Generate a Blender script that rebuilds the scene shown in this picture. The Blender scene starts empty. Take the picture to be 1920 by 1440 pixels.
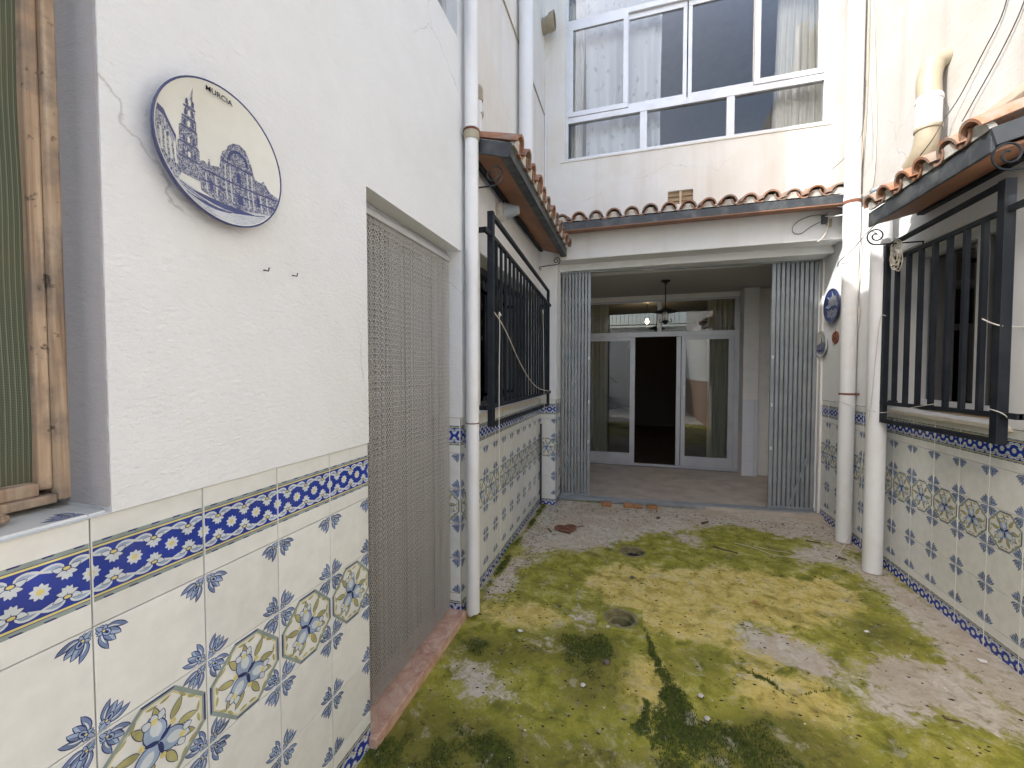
import bpy, bmesh, math, random
import numpy as np
from mathutils import Vector, Matrix, noise
R = math.radians
random.seed(7)
sc = bpy.context.scene
COL = sc.collection

# ------------------------------------------------------------------ camera
F_PX, YAW, PITCH, CAM_H = 768.9, 16.665, 1.8246, 1.4005
cam_d = bpy.data.cameras.new('camera'); cam = bpy.data.objects.new('camera', cam_d); COL.objects.link(cam)
cam_d.sensor_width = 36.0; cam_d.lens = F_PX / 1920 * 36.0; cam_d.clip_start = 0.02; cam_d.clip_end = 500
cam.location = (0, 0, CAM_H); cam.rotation_euler = (R(90 - PITCH), 0, R(YAW))
sc.camera = cam

# ------------------------------------------------------------------ sky, sun, exposure
TO_SUN = Vector((-1.0, -1.0, 1.06)).normalized()
SUN_EL = math.asin(TO_SUN.z)
world = bpy.data.worlds.new('World'); sc.world = world; world.use_nodes = True
wn = world.node_tree; wn.nodes.clear()
sky = wn.nodes.new('ShaderNodeTexSky'); sky.sky_type = 'NISHITA'; sky.sun_disc = False
sky.sun_elevation = SUN_EL; sky.sun_rotation = math.atan2(TO_SUN.x, TO_SUN.y)
sky.air_density = 1.0; sky.dust_density = 3.4; sky.ozone_density = 1.0
bg = wn.nodes.new('ShaderNodeBackground'); bg.inputs['Strength'].default_value = 0.15
wo = wn.nodes.new('ShaderNodeOutputWorld')
wn.links.new(sky.outputs[0], bg.inputs[0]); wn.links.new(bg.outputs[0], wo.inputs[0])
sun_d = bpy.data.lights.new('sun', 'SUN'); sun = bpy.data.objects.new('sun', sun_d); COL.objects.link(sun)
sun_d.energy = 2.0; sun_d.angle = R(0.55); sun_d.color = (1.0, 0.975, 0.935)
sun.rotation_euler = TO_SUN.to_track_quat('Z', 'Y').to_euler()
sc.view_settings.view_transform = 'Standard'; sc.view_settings.look = 'None'
sc.view_settings.gamma = 1.0; sc.view_settings.use_curve_mapping = False
sc.view_settings.exposure = 1.68
sc.cycles.max_bounces = 8; sc.cycles.diffuse_bounces = 5; sc.cycles.glossy_bounces = 4
sc.cycles.transparent_max_bounces = 12; sc.cycles.caustics_reflective = False; sc.cycles.caustics_refractive = False
sc.cycles.use_denoising = True; sc.cycles.sample_clamp_indirect = 6.0

# ------------------------------------------------------------------ pixel -> floor (photo pixels give directions, the floor the distance)
_cy, _sy, _cp, _sp = math.cos(R(YAW)), math.sin(R(YAW)), math.cos(R(PITCH)), math.sin(R(PITCH))
AX_R = np.array([_cy, _sy, 0.0]); AX_F = np.array([-_sy * _cp, _cy * _cp, -_sp]); AX_U = np.array([-_sy * _sp, _cy * _sp, _cp])
def floor_at(px, py, z=0.0):
    d = AX_F + AX_R * ((px - 960) / F_PX) - AX_U * ((py - 720) / F_PX)
    t = (z - CAM_H) / d[2]
    return Vector((d[0] * t, d[1] * t, z))

# ------------------------------------------------------------------ materials
def new_mat(name):
    m = bpy.data.materials.new(name); m.use_nodes = True
    nt = m.node_tree; b = nt.nodes['Principled BSDF']
    return m, nt, b
def N(nt, typ, **kw):
    n = nt.nodes.new(typ)
    for k, v in kw.items():
        if k.startswith('i_'):
            key = k[2:]
            if key.isdigit(): key = int(key)
            n.inputs[key].default_value = v
        else: setattr(n, k, v)
    return n
def ramp(nt, src, stops):
    r = nt.nodes.new('ShaderNodeValToRGB'); cr = r.color_ramp
    while len(cr.elements) < len(stops): cr.elements.new(0.5)
    for e, (p, c) in zip(cr.elements, stops):
        e.position = p; e.color = c if len(c) == 4 else (*c, 1)
    nt.links.new(src, r.inputs[0]); return r.outputs[0]
def mixc(nt, fac, a, b, mode='MIX'):
    m = nt.nodes.new('ShaderNodeMix'); m.data_type = 'RGBA'; m.blend_type = mode
    for s, v in ((0, fac), (6, a), (7, b)):
        if hasattr(v, 'is_output') or isinstance(v, bpy.types.NodeSocket): nt.links.new(v, m.inputs[s])
        elif isinstance(v, (int, float)): m.inputs[s].default_value = v
        else: m.inputs[s].default_value = (*v[:3], 1)
    return m.outputs[2]
def noise_tex(nt, scale, detail=5, rough=0.55, vec=None, dist=0.0):
    n = N(nt, 'ShaderNodeTexNoise'); n.inputs['Scale'].default_value = scale
    n.inputs['Detail'].default_value = detail; n.inputs['Roughness'].default_value = rough
    n.inputs['Distortion'].default_value = dist
    if vec is not None: nt.links.new(vec, n.inputs['Vector'])
    return n.outputs['Fac']
def coords(nt, scale=(1, 1, 1), kind='Object', loc=(0, 0, 0)):
    tc = nt.nodes.new('ShaderNodeTexCoord'); mp = nt.nodes.new('ShaderNodeMapping')
    mp.inputs['Scale'].default_value = scale; mp.inputs['Location'].default_value = loc
    if kind == 'World':
        g = nt.nodes.new('ShaderNodeNewGeometry'); nt.links.new(g.outputs['Position'], mp.inputs[0])
    else: nt.links.new(tc.outputs[kind], mp.inputs[0])
    return mp.outputs[0]
def bump(nt, b, height, strength=0.3, dist=0.01):
    bp = nt.nodes.new('ShaderNodeBump'); bp.inputs['Strength'].default_value = strength; bp.inputs['Distance'].default_value = dist
    nt.links.new(height, bp.inputs['Height']); nt.links.new(bp.outputs[0], b.inputs['Normal'])
    return bp
def simple(name, col, rough=0.6, metal=0.0, var=0.15, vscale=14.0, bmp=0.0, bscale=60.0, spec=0.5, coat=0.0, dirt=None, dirt_amt=0.35, dscale=5.0, rvar=0.12):
    """a painted / metal / wood-like surface with colour variation, grime and fine relief"""
    m, nt, b = new_mat(name); v = coords(nt, kind='World')
    n1 = noise_tex(nt, vscale, 6, 0.6, v)
    c = ramp(nt, n1, [(0.25, tuple(x * (1 - var) for x in col)), (0.75, tuple(min(1, x * (1 + var * 0.6)) for x in col))])
    if dirt:
        n2 = noise_tex(nt, dscale, 8, 0.65, v, 0.3)
        f = ramp(nt, n2, [(0.48, (0, 0, 0)), (0.70, (dirt_amt,) * 3)])
        c = mixc(nt, f, c, dirt)
    nt.links.new(c, b.inputs['Base Color'])
    b.inputs['Metallic'].default_value = metal; b.inputs['Specular IOR Level'].default_value = spec
    b.inputs['Coat Weight'].default_value = coat
    rr = nt.nodes.new('ShaderNodeMapRange'); rr.inputs[3].default_value = max(0.03, rough - rvar); rr.inputs[4].default_value = min(1, rough + rvar)
    nt.links.new(n1, rr.inputs[0]); nt.links.new(rr.outputs[0], b.inputs['Roughness'])
    if bmp: bump(nt, b, noise_tex(nt, bscale, 6, 0.6, v), bmp, 0.004)
    return m

def plaster_mat(name, base, stain, stain_amt, rough_scale=70.0, bmp=0.5, cracks=0.0, streak=0.0, bdist=0.004, patch=None):
    m, nt, b = new_mat(name); v = coords(nt, kind='World')
    n1 = noise_tex(nt, 1.6, 8, 0.62, v, 0.4); n2 = noise_tex(nt, 9.0, 6, 0.6, v)
    c = ramp(nt, n2, [(0.25, tuple(x * 0.95 for x in base)), (0.8, base)])
    f = ramp(nt, n1, [(0.42, (0, 0, 0)), (0.72, (stain_amt,) * 3)])
    c = mixc(nt, f, c, stain)
    if streak:
        vs = coords(nt, (7.0, 7.0, 0.55), 'World')
        s = noise_tex(nt, 1.0, 6, 0.6, vs)
        c = mixc(nt, ramp(nt, s, [(0.52, (0, 0, 0)), (0.78, (streak,) * 3)]), c, tuple(x * 0.62 for x in stain))
    if patch:
        n5 = noise_tex(nt, 2.6, 7, 0.6, coords(nt, kind='World', loc=(3, 7, 1)))
        c = mixc(nt, ramp(nt, n5, [(0.60, (0, 0, 0)), (0.66, (0.75,) * 3)]), c, patch)
    big = noise_tex(nt, rough_scale, 5, 0.6, coords(nt, (0.55, 0.55, 1.2), 'World'), 0.25)
    fine = noise_tex(nt, rough_scale * 4.2, 4, 0.6, v)
    add = N(nt, 'ShaderNodeMath', operation='MULTIPLY_ADD'); nt.links.new(fine, add.inputs[0]); add.inputs[1].default_value = 0.28; nt.links.new(big, add.inputs[2])
    h = add.outputs[0]
    if cracks:
        vo = N(nt, 'ShaderNodeTexVoronoi', feature='DISTANCE_TO_EDGE'); vo.inputs['Scale'].default_value = 1.15
        wv = nt.nodes.new('ShaderNodeVectorMath'); wv.operation = 'ADD'
        ns = N(nt, 'ShaderNodeTexNoise'); ns.inputs['Scale'].default_value = 5.0; ns.inputs['Detail'].default_value = 6
        sc_ = nt.nodes.new('ShaderNodeVectorMath'); sc_.operation = 'SCALE'; sc_.inputs['Scale'].default_value = 0.22
        nt.links.new(v, ns.inputs['Vector']); nt.links.new(ns.outputs['Color'], sc_.inputs[0])
        nt.links.new(v, wv.inputs[0]); nt.links.new(sc_.outputs[0], wv.inputs[1]); nt.links.new(wv.outputs[0], vo.inputs['Vector'])
        line = ramp(nt, vo.outputs['Distance'], [(0.0, (1, 1, 1)), (0.0035, (0, 0, 0))])
        gate = ramp(nt, noise_tex(nt, 2.3, 3, 0.5, coords(nt, kind='World', loc=(5, 2, 9))), [(0.52, (0, 0, 0)), (0.60, (cracks,) * 3)])
        ml = N(nt, 'ShaderNodeMath', operation='MULTIPLY'); nt.links.new(line, ml.inputs[0]); nt.links.new(gate, ml.inputs[1])
        c = mixc(nt, ml.outputs[0], c, tuple(x * 0.45 for x in stain))
    nt.links.new(c, b.inputs['Base Color']); b.inputs['Roughness'].default_value = 0.88; b.inputs['Specular IOR Level'].default_value = 0.25
    bump(nt, b, h, bmp, bdist)
    return m

M = {}
M['plaster_rough'] = plaster_mat('rough_white_plaster', (0.78, 0.80, 0.81), (0.66, 0.65, 0.61), 0.34, 85, 0.95, cracks=0.5, bdist=0.005)
M['plaster_cream'] = plaster_mat('aged_cream_plaster', (0.76, 0.755, 0.725), (0.64, 0.54, 0.40), 0.40, 40, 0.35, cracks=0.35, streak=0.22)
M['plaster_white'] = plaster_mat('smooth_white_plaster', (0.77, 0.785, 0.79), (0.66, 0.64, 0.60), 0.32, 30, 0.28, cracks=0.0, streak=0.20)
M['plaster_side'] = plaster_mat('weathered_sun_toned_plaster', (0.47, 0.47, 0.465), (0.37, 0.325, 0.265), 0.65, 34, 0.55, cracks=0.5, streak=0.35)  # weathered upper coat, also toned down so direct sun does not bleach it
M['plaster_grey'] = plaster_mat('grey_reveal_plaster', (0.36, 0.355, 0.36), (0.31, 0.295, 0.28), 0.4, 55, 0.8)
M['grout'] = simple('tile_grout', (0.36, 0.25, 0.19), 0.9, var=0.25, bmp=0.4, bscale=120)
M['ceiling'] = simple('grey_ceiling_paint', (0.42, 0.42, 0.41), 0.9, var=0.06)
M['white_paint'] = simple('white_interior_paint', (0.72, 0.71, 0.68), 0.8, var=0.06, dirt=(0.5, 0.45, 0.38), dirt_amt=0.3)
M['dark_room'] = simple('unlit_room_tone', (0.07, 0.065, 0.06), 0.85, var=0.1)  # near-black walls: the gloom of unlit rooms is put into the colour
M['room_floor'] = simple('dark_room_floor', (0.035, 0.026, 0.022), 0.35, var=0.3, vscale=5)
M['alu'] = simple('grey_aluminium', (0.50, 0.51, 0.53), 0.42, 0.35, var=0.07, dirt=(0.33, 0.32, 0.31), dirt_amt=0.35, dscale=8)
M['alu_white'] = simple('pale_aluminium', (0.66, 0.67, 0.69), 0.40, 0.25, var=0.05, dirt=(0.45, 0.43, 0.40), dirt_amt=0.35, dscale=6)
M['gate_steel'] = simple('blue_grey_gate_paint', (0.30, 0.33, 0.35), 0.42, 0.35, var=0.22, vscale=9, dirt=(0.36, 0.37, 0.36), dirt_amt=0.5, dscale=7)
M['iron'] = simple('black_iron_paint', (0.010, 0.014, 0.021), 0.58, 0.0, var=0.3, vscale=30, dirt=(0.045, 0.047, 0.05), dirt_amt=0.4, bmp=0.15, bscale=150, spec=0.3)
M['iron_grey'] = simple('worn_dark_sheet_metal', (0.045, 0.052, 0.06), 0.5, 0.2, var=0.35, vscale=10, dirt=(0.17, 0.18, 0.18), dirt_amt=0.6, dscale=9)
M['rust'] = simple('rusty_iron', (0.20, 0.08, 0.048), 0.85, 0.1, var=0.5, vscale=60, dirt=(0.24, 0.13, 0.08), dirt_amt=0.7, bmp=0.6, bscale=200)
M['pvc'] = simple('white_pvc', (0.76, 0.77, 0.78), 0.34, var=0.03, dirt=(0.60, 0.56, 0.48), dirt_amt=0.3, dscale=4, spec=0.4)
M['pvc_cream'] = simple('yellowed_pvc', (0.37, 0.325, 0.24), 0.45, var=0.12, dirt=(0.24, 0.20, 0.135), dirt_amt=0.5, dscale=9)
M['pvc_grey'] = simple('grey_pvc', (0.33, 0.38, 0.42), 0.45, var=0.1, dirt=(0.45, 0.42, 0.38), dirt_amt=0.4)
M['cable'] = simple('cream_cable', (0.62, 0.57, 0.48), 0.6, var=0.1)
M['cable_dark'] = simple('dark_wire', (0.06, 0.055, 0.05), 0.6, var=0.2)
M['rope'] = simple('pale_cord', (0.66, 0.64, 0.58), 0.85, var=0.15, bmp=0.5, bscale=400)
M['marble'] = None
M['mortar'] = simple('white_mortar', (0.60, 0.58, 0.54), 0.95, var=0.25, vscale=20, bmp=0.8, bscale=60, dirt=(0.25, 0.22, 0.18), dirt_amt=0.6, dscale=14)
M['soffit'] = simple('brown_soffit_board', (0.30, 0.14, 0.075), 0.6, var=0.3, vscale=8, dirt=(0.12, 0.07, 0.05), dirt_amt=0.5)
M['black'] = simple('matt_black', (0.008, 0.008, 0.009), 0.7, var=0.1)
M['lamp_white'] = simple('opal_lamp_glass', (0.7, 0.68, 0.62), 0.3, var=0.03)
M['shell'] = simple('pale_shell', (0.62, 0.58, 0.52), 0.6, var=0.2)
M['stone'] = simple('dark_stone', (0.13, 0.11, 0.10), 0.85, var=0.35, vscale=90, bmp=0.6, bscale=200)
M['twig'] = simple('dry_twig', (0.115, 0.08, 0.05), 0.9, var=0.35, vscale=80)
M['straw'] = simple('pale_dry_stem', (0.50, 0.45, 0.33), 0.9, var=0.2, vscale=60)
M['paper'] = simple('white_scrap', (0.78, 0.77, 0.74), 0.8, var=0.08)
M['brick_bit'] = simple('broken_brick', (0.42, 0.20, 0.095), 0.95, var=0.3, vscale=40, bmp=0.9, bscale=110, dirt=(0.20, 0.18, 0.04), dirt_amt=0.65, dscale=16)
M['litter'] = simple('dark_soil_crumbs', (0.045, 0.035, 0.022), 0.95, var=0.4, vscale=90)
M['litter_pale'] = simple('pale_flakes', (0.66, 0.64, 0.58), 0.9, var=0.2)
M['pillar_tile'] = simple('plain_white_tile', (0.64, 0.66, 0.69), 0.16, var=0.03, spec=0.5)
M['ochre_glass'] = None

def terracotta():
    m, nt, b = new_mat('weathered_terracotta'); v = coords(nt, kind='World')
    oi = nt.nodes.new('ShaderNodeObjectInfo')
    c0 = ramp(nt, oi.outputs['Random'], [(0.0, (0.32, 0.15, 0.09)), (0.35, (0.42, 0.19, 0.10)), (0.7, (0.28, 0.15, 0.105)), (1.0, (0.36, 0.23, 0.17))])
    n = noise_tex(nt, 26, 7, 0.65, v); c = mixc(nt, ramp(nt, n, [(0.35, (0, 0, 0)), (0.75, (0.7,) * 3)]), c0, (0.20, 0.10, 0.065))
    n2 = noise_tex(nt, 11, 8, 0.7, v, 0.5)
    c = mixc(nt, ramp(nt, n2, [(0.44, (0, 0, 0)), (0.56, (0.82,) * 3)]), c, (0.26, 0.225, 0.19))
    n3 = noise_tex(nt, 38, 6, 0.7, v)
    c = mixc(nt, ramp(nt, n3, [(0.64, (0, 0, 0)), (0.70, (0.8,) * 3)]), c, (0.36, 0.33, 0.20))
    nt.links.new(c, b.inputs['Base Color']); b.inputs['Roughness'].default_value = 0.9
    bump(nt, b, n, 0.6, 0.004); return m
M['terracotta'] = terracotta()

def marble():
    m, nt, b = new_mat('pink_marble'); v = coords(nt, kind='World')
    n = noise_tex(nt, 12, 9, 0.7, v, 1.2); n2 = noise_tex(nt, 90, 4, 0.6, v)
    c = ramp(nt, n, [(0.34, (0.40, 0.22, 0.155)), (0.5, (0.56, 0.36, 0.265)), (0.64, (0.62, 0.48, 0.37))])
    c = mixc(nt, ramp(nt, n2, [(0.60, (0, 0, 0)), (0.68, (0.5,) * 3)]), c, (0.62, 0.52, 0.44))
    nt.links.new(c, b.inputs['Base Color']); b.inputs['Roughness'].default_value = 0.55
    bump(nt, b, n2, 0.15, 0.002); return m
M['marble'] = marble()

def wood():
    m, nt, b = new_mat('weathered_pine'); v = coords(nt, (30, 30, 1.6), 'World')
    n = noise_tex(nt, 1.0, 6, 0.6, v, 0.6); n2 = noise_tex(nt, 7, 7, 0.65, coords(nt, kind='World'))
    c = ramp(nt, n, [(0.36, (0.24, 0.16, 0.10)), (0.5, (0.45, 0.325, 0.215)), (0.63, (0.58, 0.46, 0.33))])
    c = mixc(nt, ramp(nt, n2, [(0.47, (0, 0, 0)), (0.62, (0.8,) * 3)]), c, (0.20, 0.165, 0.135))
    n3 = noise_tex(nt, 22, 5, 0.6, coords(nt, kind='World', loc=(1, 4, 2)))
    c = mixc(nt, ramp(nt, n3, [(0.61, (0, 0, 0)), (0.66, (0.85,) * 3)]), c, (0.06, 0.05, 0.045))
    nt.links.new(c, b.inputs['Base Color']); b.inputs['Roughness'].default_value = 0.8
    bump(nt, b, n, 0.5, 0.004); return m
M['wood'] = wood()

def screen_mat():
    m, nt, b = new_mat('green_mesh_fabric'); v = coords(nt, kind='World')
    def w(axis, sc_, lo, hi, dist):
        t = N(nt, 'ShaderNodeTexWave', wave_type='BANDS', bands_direction=axis); t.inputs['Scale'].default_value = sc_
        t.inputs['Distortion'].default_value = dist; t.inputs['Detail'].default_value = 1.0; t.inputs['Detail Scale'].default_value = 0.4
        nt.links.new(v, t.inputs['Vector']); return ramp(nt, t.outputs['Fac'], [(lo, (0, 0, 0)), (hi, (1, 1, 1))])
    wide = w('Y', 46.0, 0.86, 0.97, 0.5); fy = w('Y', 140.0, 0.45, 0.75, 0.4); fz = w('Z', 110.0, 0.45, 0.75, 0.4)
    c = mixc(nt, fy, (0.035, 0.05, 0.028), (0.085, 0.10, 0.06)); c = mixc(nt, fz, c, (0.10, 0.115, 0.07))
    c = mixc(nt, wide, c, (0.19, 0.21, 0.14))
    n = noise_tex(nt, 3.0, 4, 0.5, v); c = mixc(nt, ramp(nt, n, [(0.4, (0, 0, 0)), (0.7, (0.5,) * 3)]), c, (0.14, 0.11, 0.06))
    nt.links.new(c, b.inputs['Base Color']); b.inputs['Roughness'].default_value = 0.8
    bump(nt, b, fy, 0.4, 0.002); return m
M['screen'] = screen_mat()

def glass_mat(name, tint, refl_boost=1.0, rough=0.0):
    m = bpy.data.materials.new(name); m.use_nodes = True; nt = m.node_tree; nt.nodes.clear()
    out = nt.nodes.new('ShaderNodeOutputMaterial'); mx = nt.nodes.new('ShaderNodeMixShader')
    tr = nt.nodes.new('ShaderNodeBsdfTransparent'); tr.inputs[0].default_value = (*tint, 1)
    gl = nt.nodes.new('ShaderNodeBsdfGlossy'); gl.inputs['Roughness'].default_value = rough
    fr = nt.nodes.new('ShaderNodeFresnel'); fr.inputs['IOR'].default_value = 1.5
    mul = N(nt, 'ShaderNodeMath', operation='MULTIPLY'); mul.inputs[1].default_value = refl_boost; mul.use_clamp = True
    nt.links.new(fr.outputs[0], mul.inputs[0]); nt.links.new(mul.outputs[0], mx.inputs[0])
    nt.links.new(tr.outputs[0], mx.inputs[1]); nt.links.new(gl.outputs[0], mx.inputs[2]); nt.links.new(mx.outputs[0], out.inputs[0])
    return m
M['glass'] = glass_mat('window_glass', (0.80, 0.84, 0.83), 2.0)
M['glass_dark'] = glass_mat('dusky_window_glass', (0.30, 0.36, 0.36), 2.2, 0.01)
M['glass_black'] = glass_mat('darkened_window_glass', (0.10, 0.11, 0.14), 0.7, 0.02)
M['glass_up'] = glass_mat('upper_window_glass', (0.97, 0.98, 0.98), 0.9)

def obscure():
    m, nt, b = new_mat('ochre_patterned_glass'); v = coords(nt, kind='World')
    vo = N(nt, 'ShaderNodeTexVoronoi'); vo.inputs['Scale'].default_value = 70; nt.links.new(v, vo.inputs['Vector'])
    c = ramp(nt, noise_tex(nt, 9, 4, 0.5, v), [(0.3, (0.22, 0.17, 0.08)), (0.7, (0.34, 0.28, 0.15))])
    nt.links.new(c, b.inputs['Base Color']); b.inputs['Roughness'].default_value = 0.25
    b.inputs['Transmission Weight'].default_value = 0.0
    tl = nt.nodes.new('ShaderNodeBsdfTranslucent'); nt.links.new(c, tl.inputs[0]); mx = nt.nodes.new('ShaderNodeMixShader'); mx.inputs[0].default_value = 0.6
    nt.links.new(b.outputs[0], mx.inputs[1]); nt.links.new(tl.outputs[0], mx.inputs[2]); nt.links.new(mx.outputs[0], nt.nodes['Material Output'].inputs[0])
    bump(nt, b, vo.outputs['Distance'], 0.6, 0.004); return m
M['ochre_glass'] = obscure()

def curtain_mat(name, col, pat, scale, amt, trans=0.35):
    m = bpy.data.materials.new(name); m.use_nodes = True; nt = m.node_tree; b = nt.nodes['Principled BSDF']
    out = nt.nodes['Material Output']; v = coords(nt, (1, 1, 0.75), 'World')
    vo = N(nt, 'ShaderNodeTexVoronoi', feature='F1'); vo.inputs['Scale'].default_value = scale
    wv = nt.nodes.new('ShaderNodeVectorMath'); wv.operation = 'ADD'; ns = N(nt, 'ShaderNodeTexNoise'); ns.inputs['Scale'].default_value = scale * 1.4
    ns.inputs['Detail'].default_value = 3; s_ = nt.nodes.new('ShaderNodeVectorMath'); s_.operation = 'SCALE'; s_.inputs['Scale'].default_value = 1.1 / scale
    nt.links.new(v, ns.inputs['Vector']); nt.links.new(ns.outputs['Color'], s_.inputs[0]); nt.links.new(v, wv.inputs[0]); nt.links.new(s_.outputs[0], wv.inputs[1])
    nt.links.new(wv.outputs[0], vo.inputs['Vector'])
    f = ramp(nt, vo.outputs['Distance'], [(0.16, (amt,) * 3), (0.30, (0, 0, 0))])
    c = mixc(nt, f, col, pat); nt.links.new(c, b.inputs['Base Color']); b.inputs['Roughness'].default_value = 0.9
    tl = nt.nodes.new('ShaderNodeBsdfTranslucent'); nt.links.new(c, tl.inputs[0]); mx = nt.nodes.new('ShaderNodeMixShader'); mx.inputs[0].default_value = trans
    nt.links.new(b.outputs[0], mx.inputs[1]); nt.links.new(tl.outputs[0], mx.inputs[2]); nt.links.new(mx.outputs[0], out.inputs[0]); return m
M['curtain_lace'] = curtain_mat('white_lace_curtain', (0.92, 0.93, 0.94), (0.50, 0.54, 0.58), 11, 0.6, 0.12)
M['curtain_beige'] = curtain_mat('beige_curtain', (0.66, 0.62, 0.53), (0.50, 0.47, 0.41), 22, 0.5)
M['curtain_cream'] = curtain_mat('cream_curtain', (0.86, 0.85, 0.80), (0.7, 0.69, 0.64), 20, 0.3, 0.12)

# glazed tile paints
def glaze(name, col, var=0.06, rough=0.10):
    m, nt, b = new_mat(name); oi = nt.nodes.new('ShaderNodeObjectInfo'); v = coords(nt, kind='World')
    n = noise_tex(nt, 22, 4, 0.55, v)
    c = ramp(nt, n, [(0.3, tuple(x * (1 - var) for x in col)), (0.75, tuple(min(1, x * (1 + var)) for x in col))])
    hv = N(nt, 'ShaderNodeHueSaturation'); mr = nt.nodes.new('ShaderNodeMapRange'); mr.inputs[3].default_value = 0.95; mr.inputs[4].default_value = 1.04
    nt.links.new(oi.outputs['Random'], mr.inputs[0]); nt.links.new(mr.outputs[0], hv.inputs['Value']); nt.links.new(c, hv.inputs['Color'])
    g = noise_tex(nt, 5.0, 7, 0.65, v)
    cc = mixc(nt, ramp(nt, g, [(0.56, (0, 0, 0)), (0.8, (0.16,) * 3)]), hv.outputs[0], (0.36, 0.33, 0.22))
    nt.links.new(cc, b.inputs['Base Color'])
    rg = nt.nodes.new('ShaderNodeMapRange'); rg.inputs[3].default_value = rough - 0.03; rg.inputs[4].default_value = rough + 0.14
    nt.links.new(g, rg.inputs[0]); nt.links.new(rg.outputs[0], b.inputs['Roughness'])
    bump(nt, b, noise_tex(nt, 14, 2, 0.5, v), 0.022, 0.004)
    return m
M['glaze'] = glaze('cream_tile_glaze', (0.70, 0.715, 0.69))
M['ink_royal'] = glaze('royal_blue_glaze', (0.020, 0.045, 0.30), 0.25)
M['ink_navy'] = glaze('navy_line_glaze', (0.030, 0.042, 0.15), 0.3)
M['ink_light'] = glaze('pale_blue_glaze', (0.30, 0.39, 0.54), 0.30)
M['ink_mid'] = glaze('mid_blue_glaze', (0.16, 0.22, 0.38), 0.35)
M['ink_white'] = glaze('bluish_white_glaze', (0.56, 0.62, 0.66), 0.12)
M['ink_yellow'] = glaze('yellow_glaze', (0.64, 0.57, 0.22), 0.15)
M['ink_olive'] = glaze('olive_glaze', (0.38, 0.365, 0.17), 0.25)
M['ink_grey'] = glaze('grey_green_glaze', (0.25, 0.31, 0.30), 0.2)
INKS = ['glaze', 'ink_royal', 'ink_navy', 'ink_light', 'ink_white', 'ink_yellow', 'ink_olive', 'ink_grey', 'ink_mid']
GL, RO, NA, LB, WH, YE, OL, GR, MB_ = range(9)

def engraving(name, dark_share, sx=1.0, sz=1.0, dark=(0.050, 0.062, 0.14), pale=(0.46, 0.48, 0.50)):
    m, nt, b = new_mat(name); v = coords(nt, (sx, sx, sz), 'World')
    n = noise_tex(nt, 240, 4, 0.75, v, 1.0); n2 = noise_tex(nt, 520, 2, 0.6, coords(nt, (0.5, 0.5, 1.6), 'World'))
    mx = N(nt, 'ShaderNodeMath', operation='MULTIPLY_ADD'); nt.links.new(n2, mx.inputs[0]); mx.inputs[1].default_value = 0.45; nt.links.new(n, mx.inputs[2])
    c = ramp(nt, mx.outputs[0], [(dark_share - 0.06 + 0.22, dark), (dark_share + 0.06 + 0.22, pale)])
    nt.links.new(c, b.inputs['Base Color']); b.inputs['Roughness'].default_value = 0.12; return m
M['eng_dark'] = engraving('dense_blue_engraving', 0.545); M['eng_mid'] = engraving('blue_engraving', 0.50, 1.0, 0.5)
M['eng_pale'] = engraving('sparse_blue_engraving', 0.38, 0.4, 2.2)
M['plate_cream'] = glaze('plate_cream_glaze', (0.64, 0.645, 0.60), 0.04, 0.08)
M['plate_rim'] = glaze('plate_blue_rim', (0.035, 0.05, 0.16), 0.2, 0.12)

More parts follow.
